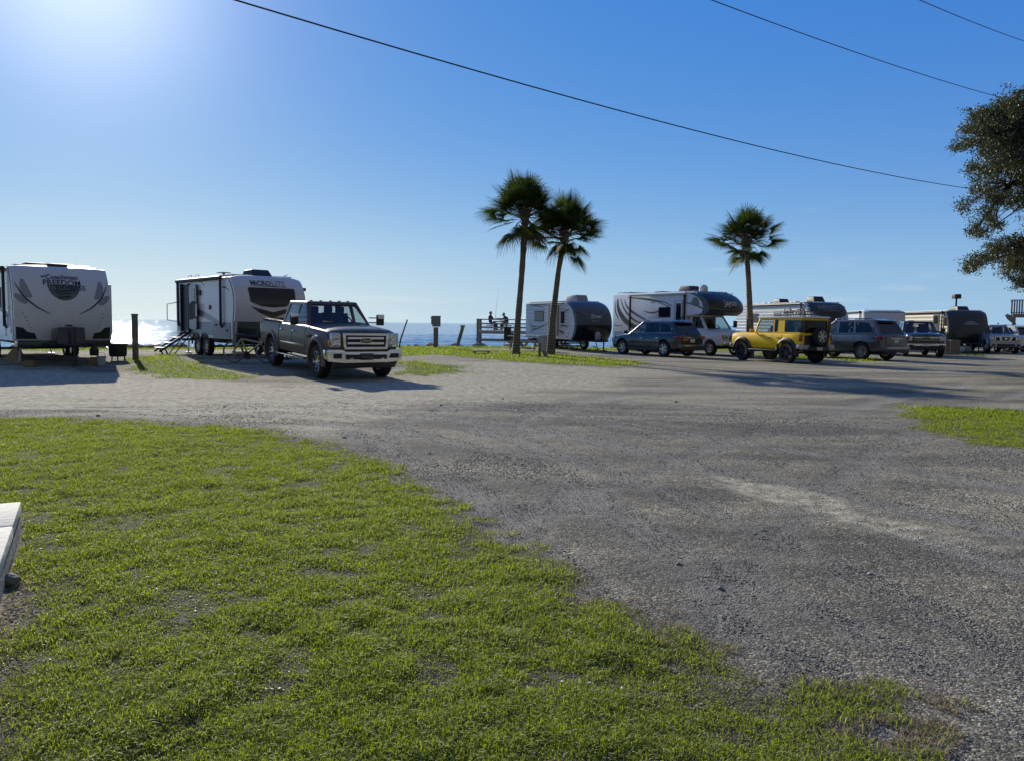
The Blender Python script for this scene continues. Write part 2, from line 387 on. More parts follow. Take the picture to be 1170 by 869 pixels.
# ------------------------------------------------------------------ pickups
def pickup(name, label, paint, hero=True, length_cut=0, look='big', group=None):
    root = empty(name, label, 'pickup truck', group=group)
    e = -3.2+length_cut; ra = -1.97+length_cut
    keys = [(2.86, .80, .66, 1.14), (2.83, .90, .62, 1.2), (2.74, .955, .58, 1.245), (2.5, .985, .56, 1.28), (1.95, 1.0, .55, 1.31), (1.3, 1.005, .54, 1.34),
            (1.0, 1.0, .52, 1.36), (-1.18, 1.0, .52, 1.36), (-1.2, .985, .54, 1.35), (-1.23, .985, .54, 1.35), (-1.25, 1.0, .52, 1.37), (ra, 1.01, .56, 1.37), (e+.04, .99, .6, 1.38), (e, .96, .64, 1.36)]
    r = .44
    sp = dict(paint=paint, keys=keys, crown=.06 if hero else .05, r=r, tw=.28, track=.86, axles=(2.0, ra), spokes=8 if hero else 6, rim='chrome' if hero else 'alloy',
              gh=dict(x=(1.22, .52, -1.02, -1.2), zb=1.33, zr=1.99, wb=.92, wt=.73, seats=(.25, -.7), sglass=['glass'], rglass='glass',
                      side=[[(.98, 1.40), (.42, 1.88), (.10, 1.90), (.06, 1.40)], [(-.06, 1.40), (-.02, 1.90), (-.84, 1.89), (-.98, 1.40)]]),
              doors=[(.04, 1.12), (-1.08, .0)], cuts=[(e/2-.65, 0, 1.25, -e-1.25-.2, 1.62, .7)], mirror=1, handle='chrome')
    body = make_car(root, sp)
    # bed walls lining, tailgate
    bx(root, 'tailgate', paint, [(e-.015, 0, 1.02, .05, 1.5, .6)], .02)
    bx(root, 'rear_bumper', 'chrome', [(e-.1, 0, .62, .2, 1.9, .2)], .04)
    for sg in (1, -1): bx(root, 'tail_light', 'red', [(e+.02, sg*.93, 1.08, .1, .1, .4)], .02)
    for sg in (1, -1): bx(root, 'bed_rail', 'black', [((e-1.25)/2, sg*.9, 1.40, -e-1.35, .1, .025)], .008)
    # fender flares in paint colour
    for x in (2.0, ra):
        for sg in (1, -1):
            f = B(); ar = r+.075; rows = []
            for k in range(21):
                a = math.pi*(-.06+1.12*k/20); rows.append([(x+math.cos(a)*q, sg*(1.0+o), r+.03+math.sin(a)*q) for q, o in ((ar-.01, -.08), (ar-.005, .035), (ar+.04, .045), (ar+.10, .03), (ar+.15, -.02))])
            f.grid(rows); f.done('fender_flare', paint, root, smooth=60)
    if look == 'big':
        fx = 2.9
        t = B()  # chrome grille surround, two bars
        W, z0, z1 = .60, .80, 1.21
        for poly in ([(-W, z0), (-W+.07, z0+.06), (-W+.05, z1-.055), (-W-.03, z1)], [(W, z0), (W+.03, z1), (W-.05, z1-.055), (W-.07, z0+.06)], [(-W, z0), (W, z0), (W-.07, z0+.065), (-W+.07, z0+.065)], [(-W-.03, z1), (-W+.05, z1-.06), (W-.05, z1-.06), (W+.03, z1)]):
            t.prism(poly, fx-.06, fx+.07, lambda u, v, w: (w, u, v))
        for z in (1.085, .955): t.box(fx+.02, 0, z, .07, 1.0, .062)
        gr = t.done('grille', M['chrome'], root, bevel=.012)
        t = B(); t.box(fx-.03, 0, 1.0, .03, 1.1, .36)
        for k in range(9): t.box(fx, 0, .875+k*.034, .02, 1.0, .008)
        t.done('grille_mesh', M['black'], gr)
        t = B(); pts = [(math.cos(a)*.155, math.sin(a)*.062) for a in [2*math.pi*k/32 for k in range(32)]]
        t.prism([(p[0]*1.08, p[1]*1.16) for p in pts], 0, .02, lambda u, v, w: (fx+.062+w, u, v+1.02)); em = t.done('emblem_ring', M['chrome'], gr)
        t = B(); t.prism(pts, 0, .012, lambda u, v, w: (fx+.083+w, u, v+1.02)); eo = t.done('emblem', mat('emblem oval', (.006, .01, .03), .2, coat=.6), gr)
        mkobj('lettering', text_mesh('Ford', .1, lambda x, y: Vector((fx+.0975, x, y+1.022)), bold=.002, width=.21, shear=.25), M['chrome'], gr)
        for sg in (1, -1):
            hl = bx(root, 'headlight', 'lamp', [(2.85, sg*.79, 1.03, .13, .27, .37, (0, 0, -sg*.22))], .03)
            t = B()
            for z in (1.12, .95): t.lathe([(.075, -.03), (.08, .02), (.05, .03), (.03, .0)], 16, axis='x', c=(2.915, sg*.77, z))
            t.box(2.915, sg*.79, 1.035, .02, .24, .02); t.done('reflector', M['chrome'], hl)
            bx(hl, 'indicator', 'amber', [(2.83, sg*.935, .96, .1, .035, .16, (0, 0, -sg*.3))], .01)
            bx(root, 'fog_lamp', 'black', [(3.03, sg*.78, .64, .03, .21, .12)], .02)
            bx(root, 'tow_hook', 'chrome', [(3.02, sg*.42, .57, .08, .09, .03)], .01)
        t = B()   # chrome bumper with raised centre cutout
        P = [(-1.0, .50), (-.55, .46), (.55, .46), (1.0, .50), (1.03, .75), (.98, .80), (.66, .80), (.56, .75), (-.56, .75), (-.66, .80), (-.98, .80), (-1.03, .75)]
        t.prism(P, 0, .1, lambda u, v, w: (2.93+w-.16*max(0, abs(u)-.6)**1.5*2, u, v)); t.box(2.75, .99, .66, .35, .06, .24); t.box(2.75, -.99, .66, .35, .06, .24)
        t.done('front_bumper', M['chrome'], root, bevel=.02)
        bx(root, 'bumper_insert', 'black', [(3.02, 0, .61, .035, 1.1, .12)], .01)
        bx(root, 'air_dam', 'black', [(2.86, 0, .40, .12, 1.7, .16)], .03)
        t = B(); t.box(3.045, 0, .62, .015, .34, .17); pl = t.done('number_plate', M['blackgloss'], root, bevel=.008)
        for k in range(5): bx(root, 'roof_marker', 'amber', [(.36-.03*abs(k-2), (k-2)*.27, 2.005, .1, .06, .03)], .01)
        t = B()
        for sg in (1, -1): t.path([(1.9, sg*.3, 1.395), (1.5, sg*.33, 1.41), (1.3, sg*.4, 1.405)], .012)
        t.done('bonnet_crease', paint, root)
        for sg in (1, -1):
            m_ = bx(root, 'wing_mirror', 'black', [(1.0, sg*1.24, 1.5, .12, .2, .3), (1.02, sg*1.03, 1.56, .05, .3, .03), (1.02, sg*1.03, 1.43, .05, .3, .03)], .025)
            bx(m_, 'mirror_cap', 'chrome', [(1.055, sg*1.24, 1.6, .05, .205, .12)], .025)
            bx(root, 'side_moulding', 'chrome', [(.02, sg*1.008, .80, 2.2, .02, .045)], .006)
            bx(root, 'running_board', 'chrome', [(0, sg*1.02, .46, 2.4, .16, .05)], .02)
            bx(root, 'wiper', 'black', [(1.18, sg*.3, 1.42, .04, .5, .02)], .005)
            t = B(); t.prism([(1.30, 1.0), (1.62, 1.03), (1.62, 1.12), (1.30, 1.09)], 0, .012, lambda u, v, w: (u, sg*(1.0+w), v)); t.done('fender_vent', M['black'], root)
    elif look == 'black':
        fx = 2.9
        bx(root, 'grille', 'blackgloss', [(fx-.02, 0, 1.03, .06, 1.25, .34)], .03)
        bx(root, 'grille_bar', 'chrome', [(fx+.02, 0, 1.08, .05, 1.2, .07), (fx+.02, 0, .95, .05, 1.15, .03), (fx+.02, 0, 1.16, .05, 1.2, .02)], .01)
        t = B(); pts = [(math.cos(a)*.15, math.sin(a)*.06) for a in [2*math.pi*k/32 for k in range(32)]]
        t.prism(pts, 0, .02, lambda u, v, w: (fx+.05+w, u, v+1.08)); em = t.done('emblem', mat('emblem oval b', (.006, .012, .05), .2, coat=.6), root)
        mkobj('lettering', text_mesh('Ford', .1, lambda x, y: Vector((fx+.073, x, y+1.08)), bold=.002, width=.2, shear=.25), M['chrome'], em)
        for sg in (1, -1):
            hl = bx(root, 'headlight', 'lamp', [(2.86, sg*.78, 1.04, .1, .3, .28, (0, 0, -sg*.2))], .03)
            bx(hl, 'reflector', 'chrome', [(2.92, sg*.76, 1.06, .03, .16, .1)], .02)
            bx(root, 'fog_lamp', 'black', [(3.03, sg*.72, .64, .03, .2, .1)], .02)
            bx(root, 'wing_mirror', 'blackgloss', [(1.02, sg*1.16, 1.5, .12, .24, .2), (1.02, sg*1.0, 1.44, .05, .2, .03)], .03)
        bx(root, 'front_bumper', 'chrome', [(2.97, 0, .7, .12, 1.9, .15)], .03)
        bx(root, 'lower_bumper', 'black', [(2.93, 0, .52, .14, 1.85, .2)], .04)
        bx(root, 'number_plate', 'plate', [(3.045, 0, .68, .015, .3, .14)], .005)
    else:
        fx = 2.88
        for y in (-.43, 0, .43): bx(root, 'grille_opening', 'black', [(fx, y, 1.02, .05, .34 if y else .36, .26)], .04)
        t = B()
        for sg in (1, -1):
            t.prism([(sg*.22, .88), (sg*.30, .88), (sg*.42, 1.16), (sg*.30, 1.16)], 0, .05, lambda u, v, w: (fx+.0+w, u, v))
            t.prism([(sg*.60, .90), (sg*.66, .90), (sg*.66, 1.15), (sg*.60, 1.15)], 0, .04, lambda u, v, w: (fx+w, u, v))
        t.box(fx+.02, 0, 1.18, .05, 1.3, .045); t.box(fx+.02, 0, .875, .05, 1.1, .04); t.done('grille', M['chrome'], root, bevel=.01)
        for sg in (1, -1):
            hl = bx(root, 'headlight', 'lamp', [(2.83, sg*.82, 1.07, .12, .26, .24, (0, 0, -sg*.25))], .04)
            bx(hl, 'reflector', 'chrome', [(2.9, sg*.79, 1.07, .03, .13, .1)], .02)
            bx(root, 'fog_lamp', 'black', [(3.01, sg*.74, .6, .04, .2, .14)], .03)
            bx(root, 'wing_mirror', paint, [(1.02, sg*1.12, 1.48, .12, .24, .18), (1.02, sg*1.0, 1.42, .05, .2, .03)], .03)
            t = B(); t.path([(.6, sg*.62, 2.06), (-.8, sg*.62, 2.06)], .025); t.box(.55, sg*.62, 2.02, .08, .05, .06); t.box(-.75, sg*.62, 2.02, .08, .05, .06); t.done('roof_rail', M['steel'], root)
        bx(root, 'front_bumper', paint, [(2.94, 0, .62, .16, 1.92, .3)], .06)
        bx(root, 'air_intake', 'black', [(3.01, 0, .6, .05, 1.1, .18)], .03)
        bx(root, 'emblem', 'chrome', [(fx+.04, 0, 1.04, .03, .16, .14)], .05)
    return root
tr = pickup('pickup_truck', 'grey brown crew cab pickup with chrome grille and bumper, nose towards us, beside a camper', M['truckpaint'])
put(tr, -56.5, (2.0, -.9), 364, 20.1, axles=(2.0, -1.97))
t2 = pickup('pickup_truck', 'black pickup seen head on behind the slate grey suv', M['darkpaint'], look='black', hero=False)
put(t2, -107.5, (2.0, -.9), 1032, 41.5); t2.scale = (.95, .98, .96)
t3 = pickup('pickup_truck', 'silver pickup with black windows at the far right, its roof rails showing', M['silver'], look='small', hero=False, length_cut=.3)
put(t3, -105, (1.9, -.9), 1125.5, 49); t3.scale = (.86, .92, .90)

# ------------------------------------------------------------------ suvs seen from behind
def suv(label, paint, k, wheel_r, zb, belt, roof, ends, axl, spokes=5, W=.96, name='suv', rails=True):
    root = empty(name, label, 'suv'); f, rr = ends
    keys = [(f, .62, zb+.12, belt-.33), (f-.08, .78, zb+.05, belt-.22), (f-.25, .88, zb, belt-.14), (f-.6, W-.02, zb-.02, belt-.08), (1.15, W, zb-.04, belt), (0, W, zb-.05, belt+.02), (axl[1], W, zb-.02, belt+.05), (rr+.35, W-.02, zb, belt+.05), (rr+.12, W-.07, zb+.05, belt+.03), (rr, W-.16, zb+.1, belt-.02)]
    zr = roof
    gh = dict(x=(1.16, .20, rr+.58, rr+.06), zb=belt+.0, zr=zr, wb=W-.09, wt=W-.27, seats=(.1, -.8), mat_=None, sglass=['glass', 'tint', 'tint'], rglass='tint',
              side=[[(.86, belt+.07), (.24, zr-.12), (-.02, zr-.10), (-.04, belt+.07)], [(-.14, belt+.07), (-.12, zr-.10), (-.92, zr-.10), (-1.0, belt+.08)], [(-1.10, belt+.09), (-1.02, zr-.10), (rr+.86, zr-.15), (rr+.52, belt+.22), (rr+.50, belt+.12)]])
    sp = dict(paint=paint, keys=keys, crown=.05, r=wheel_r, tw=.24, track=W-.13, axles=axl, spokes=spokes, gh=gh, doors=[(-.08, .98), (-1.12, -.12)], handle='chrome')
    make_car(root, sp)
    t = B(); H = belt
    bx(root, 'tailgate', paint, [(rr-.005, 0, (zb+H)/2+.12, .05, 1.35, (H-zb)*.66)], .03)
    bx(root, 'plate_garnish', 'chrome', [(rr-.04, 0, H-.14, .04, .7, .035)], .01)
    bx(root, 'number_plate', 'plate', [(rr-.045, 0, H-.27, .02, .32, .16)], .006)
    for sg in (1, -1):
        bx(root, 'tail_light', 'red', [(rr+.05, sg*(W-.17), H-.12, .16, .26, .15, (0, 0, sg*.35)), (rr+.2, sg*(W-.03), H-.1, .26, .06, .1)], .025)
        bx(root, 'exhaust', 'chrome', [(rr-.02, sg*.6, zb-.0, .12, .13, .07)], .02)
        if rails:
            q = B(); q.path([(.2, sg*(W-.34), zr+.0), (.1, sg*(W-.33), zr+.05), (rr+.8, sg*(W-.33), zr+.05), (rr+.68, sg*(W-.34), zr)], .02); q.done('roof_rail', M['chrome'], root)
        s2 = B(); s2.path([(.9, sg*(W-.10), belt+.055), (0, sg*(W-.105), belt+.06), (rr+.5, sg*(W-.11), belt+.10), (rr+.62, sg*(W-.19), zr-.32)], .012); s2.done('window_trim', M['chrome'], root)
        bx(root, 'headlight', 'lamp', [(f-.18, sg*.72, belt-.28, .3, .22, .16, (0, 0, -sg*.5))], .04)
        bx(root, 'door_sill', 'black', [(0, sg*(W-.04), zb-.0, 2.0, .1, .12)], .02)
    bx(root, 'rear_bumper', paint, [(rr-.02, 0, zb+.16, .22, W*2-.22, .24)], .06)
    bx(root, 'bumper_trim', 'black', [(rr-.08, 0, zb+.04, .16, W*2-.36, .14)], .03)
    bx(root, 'bumper_strip', 'chrome', [(rr-.135, 0, zb+.2, .02, 1.3, .03)], .006)
    t = B(); t.hexa([(rr+.40, -.6, zr-.07), (rr+.7, -.62, zr-.03), (rr+.7, .62, zr-.03), (rr+.40, .6, zr-.07), (rr+.42, -.58, zr-.03), (rr+.7, -.6, zr+.01), (rr+.7, .6, zr+.01), (rr+.42, .58, zr-.03)]); t.done('spoiler', paint, root, bevel=.012)
    bx(root, 'wiper', 'black', [(rr+.08, .1, H+.1, .03, .5, .02)], .005)
    return root
s1 = suv('dark grey suv with five spoke wheels, parked tail towards us in front of the motorhome', M['suvpaint'], 1, .375, .34, 1.05, 1.70, (2.32, -2.33), (1.40, -1.36))
put(s1, 127, (-1.36, .9), 757.5, 37.0)
s2 = suv('slate grey full size suv parked right behind the yellow off roader', M['suvpaint2'], 1, .405, .40, 1.17, 1.90, (2.5, -2.6), (1.55, -1.52), spokes=9, W=1.0)
put(s2, 117, (-1.52, .95), 983, 36.2)
s3 = suv('white suv cut off by the right edge of the picture', M['whitepaint'], 1, .37, .36, 1.08, 1.78, (2.3, -2.35), (1.4, -1.36))
put(s3, -250, (-2.35, .9), 1164, 52)

# ------------------------------------------------------------------ yellow off roader
fj = empty('off_road_car', 'yellow off roader with white roof, roof rack and spare wheel on its tailgate', 'off roader')
Y = M['yellow']
keys = [(2.08, .80, .64, 1.15), (2.05, .87, .61, 1.20), (1.9, .90, .59, 1.22), (1.4, .91, .58, 1.23), (.8, .91, .56, 1.24), (0, .91, .56, 1.24), (-1.4, .91, .58, 1.25), (-1.95, .90, .60, 1.25), (-2.05, .87, .62, 1.24), (-2.1, .82, .64, 1.22)]
zr = 1.90
sp = dict(paint=Y, keys=keys, crown=.03, r=.43, tw=.28, track=.80, axles=(1.345, -1.345), spokes=6, rim='black', flare=('black', .045),
          gh=dict(x=(.72, .46, -2.02, -2.09), zb=1.22, zr=zr, wb=.83, wt=.74, seats=(.0, -.85), sglass=['glass', 'tint', 'tint'], rglass='tint',
                  rear=[(-.70, .06), (.70, .06), (.64, .84), (-.64, .84)],
                  side=[[(.57, 1.28), (.40, 1.81), (-.42, 1.82), (-.46, 1.28)], [(-.52, 1.29), (-.50, 1.82), (-.72, 1.82), (-.74, 1.29)], [(-1.12, 1.29), (-1.08, 1.80), (-1.96, 1.80), (-2.0, 1.29)]]),
          doors=[(-.5, .62), (-1.05, -.52)], handle='black')
make_car(fj, sp)
bx(fj, 'roof', 'whitepaint', [(-.78, 0, 1.915, 2.62, 1.56, .075)], .035)
for sg in (1, -1): bx(fj, 'corner_pillar', 'blackgloss', [(-2.02, sg*.79, 1.53, .12, .10, .5), (-2.08, sg*.74, 1.53, .04, .12, .5)], .02)
for sg in (1, -1):
    bx(fj, 'headlight', 'lamp', [(2.09, sg*.62, 1.0, .08, .2, .2)], .04)
    q = bx(fj, 'tail_light', 'red', [(-2.06, sg*.84, 1.05, .12, .1, .26)], .02)
    bx(fj, 'side_step', 'black', [(0, sg*.93, .5, 1.7, .1, .06)], .02); bx(fj, 'step_rail', 'steel', [(0, sg*.99, .52, 1.6, .03, .03)], .01)
    bx(fj, 'bumper_corner', 'steel', [(-2.16, sg*.70, .68, .16, .42, .2), (-2.02, sg*.90, .70, .25, .08, .18)], .05)
    bx(fj, 'mud_flap', 'black', [(-1.84, sg*.8, .42, .02, .24, .3)], .005)
    bx(fj, 'front_bumper_corner', 'steel', [(2.1, sg*.7, .66, .16, .4, .2)], .05)
bx(fj, 'grille', 'black', [(2.08, 0, 1.0, .08, 1.5, .24)], .04)
bx(fj, 'front_bumper', 'black', [(2.12, 0, .64, .18, 1.2, .2)], .04)
bx(fj, 'rear_bumper', 'black', [(-2.18, 0, .62, .22, 1.1, .2)], .04)
bx(fj, 'tailgate', 'black', [(-2.105, .0, .92, .04, 1.34, .5)], .02)
bx(fj, 'number_plate', 'plate', [(-2.3, .0, .62, .02, .3, .13)], .005)
tm, rm = wheel_meshes(.40, .26, 'alloy', 6)
sw = mkobj('spare_wheel', tm, M['rubber'], fj); sw.location = (-2.27, -.05, 1.13); sw.rotation_euler = (0, 0, math.pi/2)
mkobj('rim', rm, M['alloy'], sw)
t = B()
for sg in (1, -1):
    t.path([(.35, sg*.62, 1.96), (.3, sg*.62, 2.04), (-2.0, sg*.62, 2.04), (-2.0, sg*.62, 1.96)], .016); t.path([(-.3, sg*.62, 2.15), (-2.0, sg*.62, 2.15)], .014)
    for x in (-.3, -.85, -1.4, -2.0): t.tube((x, sg*.62, 1.95), (x, sg*.62, 2.15), .012)
for x in (.3, -.3, -.72, -1.15, -1.58, -2.0): t.tube((x, -.62, 2.04), (x, .62, 2.04), .012)
for x in (-.3, -2.0): t.tube((x, -.62, 2.15), (x, .62, 2.15), .014)
rk = t.done('roof_rack', M['black'], fj)
t = B()
for k in range(7):
    a = Vector((random.uniform(-1.9, -.4), random.uniform(-.45, .45), 2.08)); t.path([a, a+Vector((random.uniform(-.5, .5), random.uniform(-.3, .3), random.uniform(.1, .26))), a+Vector((random.uniform(-.6, .6), random.uniform(-.3, .3), random.uniform(.02, .1)))], .02)
t.done('rope_bundle', M['black'], fj)
put(fj, 115, (-1.345, .9), 897.5, 32.3)

# ------------------------------------------------------------------ travel trailers
def smooth_profile(pts, n=6):
    out = []
    for i in range(len(pts)-1):
        p0 = pts[max(i-1, 0)]; p1 = pts[i]; p2 = pts[i+1]; p3 = pts[min(i+2, len(pts)-1)]
        for k in range(n):
            t = k/n; out.append(tuple(.5*((2*p1[j])+(-p0[j]+p2[j])*t+(2*p0[j]-5*p1[j]+4*p2[j]-p3[j])*t*t+(-p0[j]+3*p1[j]-3*p2[j]+p3[j])*t**3) for j in (0, 1)))
    out.append(pts[-1]); return out
class Cap:
    """curved front: prof = [(x,z)...] bottom to top (z rising)"""
    def __init__(s, prof, W, bulge, zround=0, back=-.5):
        s.p = smooth_profile(prof); s.W = W; s.b = bulge; s.zr = zround; s.back = back
        s.z = np.array([q[1] for q in s.p]); s.x = np.array([q[0] for q in s.p]); s.H = s.z[-1]
    def X(s, y, z):
        t = min(1, abs(y)/(s.W/2)); zt = s.H-s.zr*t**5; zz = s.z[0]+(z-s.z[0])*(s.H-s.z[0])/(zt-s.z[0])
        return float(np.interp(zz, s.z, s.x)) - s.b*t**2.6
    def at(s, y, z, off=.004):
        e = .02; dx_y = (s.X(y+e, z)-s.X(y-e, z))/(2*e); dx_z = (s.X(y, min(z+e, s.H))-s.X(y, z-e))/(2*e if z+e <= s.H else e)
        n = Vector((1, -dx_y, -dx_z)).normalized(); return Vector((s.X(y, z), y, z)) + n*off
    def build(s, name, m, parent, z0=None, z1=None, ny=20, shift=0, back=None, depth=.15):
        zs = [q[1] for q in s.p if (z0 is None or q[1] >= z0-1e-6) and (z1 is None or q[1] <= z1+1e-6)]
        if z0 is not None and z0 not in zs: zs = [z0]+zs
        if z1 is not None and z1 not in zs: zs = zs+[z1]
        rows = []; bk = []; dz = .004 if shift else 0
        for z in zs:
            row = []; rb = []
            for j in range(-1, ny+2):
                t = -1+2*min(max(j, 0), ny)/ny; zz = s.z[0]+(z-s.z[0])*((s.H-dz-s.zr*abs(t)**5)-s.z[0])/(s.H-s.z[0])
                xf = s.X(t*s.W/2, zz)+shift; xb = back if back is not None else xf-depth
                row.append((xf if 0 <= j <= ny else xb, t*(s.W/2-(.003 if shift else 0)), zz)); rb.append((xb, row[-1][1], zz))
            rows.append(row); bk.append(rb)
        b = B(); b.grid(rows); b.grid([rows[0], bk[0]]); b.grid([rows[-1], bk[-1]])
        if back is not None: b.grid([bk[0], bk[-1]])
        else: b.grid(bk)
        bmesh.ops.remove_doubles(b.bm, verts=b.bm.verts, dist=1e-4); bmesh.ops.dissolve_degenerate(b.bm, edges=b.bm.edges, dist=1e-5)
        return b.done(name, m, parent, smooth=42)
    def patch(s, name, m, parent, poly, off=.006, rings=4, label=None):
        poly = [tuple(Vector(poly[i-1]).lerp(Vector(poly[i]), k/max(1, int((Vector(poly[i])-Vector(poly[i-1])).length/.06)+1))) for i in range(len(poly)) for k in range(max(1, int((Vector(poly[i])-Vector(poly[i-1])).length/.06)+1))]
        n = len(poly); c = (sum(p[0] for p in poly)/n, sum(p[1] for p in poly)/n); rows = []
        for k in range(rings+1):
            q = k/rings; rows.append([s.at(c[0]+(p[0]-c[0])*q, c[1]+(p[1]-c[1])*q, off) for p in poly+[poly[0]]])
        rows.append([s.at(p[0], p[1], -.02) for p in poly+[poly[0]]])
        b = B(); b.grid(rows[1:]); b._add([rows[0][0]]+rows[1][:-1], [(0, i+1, (i+1) % n+1) for i in range(n)])
        bmesh.ops.remove_doubles(b.bm, verts=b.bm.verts, dist=1e-5)
        return b.done(name, m, parent, label, smooth=40)
    def stripe(s, name, m, parent, pts, wid, off=.005):
        pts = smooth_profile(pts, 6); n = len(pts); rows = [[], []]
        for i, p in enumerate(pts):
            a = Vector(pts[min(i+1, n-1)])-Vector(pts[max(i-1, 0)]); a.normalize(); nn = Vector((-a.y, a.x)); w = wid*math.sin(math.pi*(.08+.84*i/(n-1)))
            rows[0].append(s.at(p[0]+nn.x*w/2, p[1]+nn.y*w/2, off)); rows[1].append(s.at(p[0]-nn.x*w/2, p[1]-nn.y*w/2, off))
        return B().grid(rows).done(name, m, parent)
    def text(s, body, m, parent, y, z, width, size=.3, bold=.0, off=.007, **k):
        off = max(off, .022)
        return mkobj('lettering', text_mesh(body, size, lambda u, v: s.at(y+u, z+v, off), bold=bold, width=width, **k), m, parent)
def side_stripe(parent, name, m, pts, wid, y, const=False):
    pts = smooth_profile(pts, 6); n = len(pts); r0 = []; r1 = []
    for i, p in enumerate(pts):
        a = (Vector(pts[min(i+1, n-1)])-Vector(pts[max(i-1, 0)])).normalized(); nn = Vector((-a.y, a.x)); w = wid if const else wid*math.sin(math.pi*(.06+.88*i/(n-1)))
        r0.append((p[0]+nn.x*w/2, y, p[1]+nn.y*w/2)); r1.append((p[0]-nn.x*w/2, y, p[1]-nn.y*w/2))
    return B().grid([r0, r1]).done(name, m, parent)
def panel(parent, name, m, x0, x1, z0, z1, y, t=.02, bevel=.008, r=.04):
    sg = 1 if y > 0 else -1
    return B().prism(rpoly([(x0, z0), (x1, z0), (x1, z1), (x0, z1)], r), 0, t, lambda u, v, w: (u, y+sg*w, v)).done(name, m, parent)
def rv_window(root, x0, x1, z0, z1, y):
    f = panel(root, 'window', M['black'], x0, x1, z0, z1, y, .02); panel(f, 'pane', M['rvglass'], x0+.04, x1-.04, z0+.04, z1-.04, y+(.02 if y > 0 else -.02), .006); return f
def rv_door(root, x0, x1, z0, z1, y, m='rvwhite', win=True, frame='steel'):
    s = -1 if y < 0 else 1
    f = panel(root, 'door', M[m], x0, x1, z0, z1, y, .02)
    t = B()
    for a in ((x0, x0+.03, z0, z1), (x1-.03, x1, z0, z1), (x0, x1, z1-.03, z1), (x0, x1, z0, z0+.03)): t.box((a[0]+a[1])/2, y+s*.025, (a[2]+a[3])/2, a[1]-a[0], .03, a[3]-a[2])
    t.done('door_frame', M[frame], f)
    if win: panel(f, 'pane', M['rvglass'], x0+.12, x1-.12, z0+1.0, z1-.15, y+s*.02, .008)
    bx(f, 'handle', 'black', [(x1-.08, y+s*.045, z0+.9, .05, .03, .16)], .008)
    return f
def ac_unit(root, x, H, m='acblack', L=1.0, W=.8, h=.3):
    t = B(); t.hexa([(x-L/2, -W/2, H-.02), (x+L/2, -W/2, H-.02), (x+L/2, W/2, H-.02), (x-L/2, W/2, H-.02), (x-L/2+.08, -W/2+.08, H+h), (x+L/2-.22, -W/2+.08, H+h), (x+L/2-.22, W/2-.08, H+h), (x-L/2+.08, W/2-.08, H+h)])
    o = t.done('air_conditioner', M[m], root, bevel=.06, seg=3)
    t = B()
    for k in range(6): t.box(x-L/2+.01+.015*0, 0, H+.06+k*.035, .05, W*.7, .01)
    for sg in (1, -1):
        for k in range(5): t.box(x-.05, sg*(W/2-.012-.012*k), H+.05+k*.035, L*.5, .02, .01)
    t.done('louvre', M['black'], o)
def rv_common(root, cap, L, W, H, z0, wheels, r=.36, awn=None, jacks=True, body='rvwhite', rearx=None):
    m = M[body]; rx = -L
    bo = cap.build('body', m, root, z0=z0, shift=-.10, back=rx)
    for sg in (1, -1):
        t = B(); zs = [z0+.02+(H-.1-z0)*k/24 for k in range(25)]; t.grid([[(cap.X(sg*W/2, z)-.16+o_, sg*(W/2+p_), z) for o_, p_ in ((0, -.01), (0, .012), (.035, .012), (.035, -.01))] for z in zs]); t.done('edge_trim', M['black'], root)
    t = B(); t.box((rx-.75)/2, 0, H+.01, L-.85, W-.35, .05); t.done('roof', M['rvwhite'], root, bevel=.015)
    t = B()
    for sg in (1, -1): t.box(rx/2, sg*.75, z0-.08, L, .06, .16)
    t.tube((wheels[0], -W/2+.25, r), (wheels[0], W/2-.25, r), .04); t.box(rx+.3, 0, z0-.1, .08, W-.2, .1); t.box(rx*.5, 0, z0-.06, L*.5, 1.0, .12)
    t.done('chassis', M['black'], root)
    cut = B()
    for sg in (1, -1):
        for x in wheels: cut.lathe([(r+.08, sg*(W/2-.32)), (r+.08, sg*(W/2+.2))], 24, c=(x, 0, r+.06))
    boolean(bo, cut.done('c', m)); bo.data.materials.clear(); bo.data.materials.append(m)
    add_wheels(root, wheels, W/2-.14, r, .22, n=6)
    for x in wheels:
        f = B(); rows = []
        for k in range(15):
            a = math.pi*k/14; rows.append([(x+math.cos(a)*q, -(W/2)-o, r+.06+math.sin(a)*q) for q, o in ((r+.06, -.02), (r+.06, .02), (r+.11, .02), (r+.12, -.02))])
        f.grid(rows); f.done('wheel_arch', M['black'], root, smooth=60)
    t = B()
    for x in (rx+.5, -.9):
        for sg in (1, -1): t.path([(x, sg*(W/2-.3), z0-.1), (x+.15, sg*(W/2-.22), .06)], .03, 6); t.box(x+.15, sg*(W/2-.22), .035, .2, .2, .05)
    if jacks: t.done('stabiliser_jack', M['steel'], root)
    if awn:
        a0, a1 = awn; t = B(); t.tube((a0, -W/2-.09, H-.1), (a1, -W/2-.09, H-.1), .07, n=14); aw = t.done('awning', M['black'] if body != 'rvwhite' else M['black'], root)
        for x in (a0+.06, a1-.06):
            t = B(); t.box(x, -W/2-.07, (H-.1+1.15)/2, .07, .08, H-.1-1.15); t.box(x, -W/2-.03, 1.15, .09, .06, .12); t.done('awning_arm', M['black'], aw, bevel=.01)
    return bo
def tongue(root, z=.55, length=1.25, tank=True, m='black'):
    t = B()
    for sg in (1, -1): t.path([(-.3, sg*.75, z), (length, 0, z)], .05, 6)
    t.box(length+.08, 0, z+.03, .22, .1, .1); t.tube((length-.15, 0, .06), (length-.15, 0, z+.55), .035); t.box(length-.15, 0, .035, .26, .26, .05)
    t.done('tongue', M['black'], root)
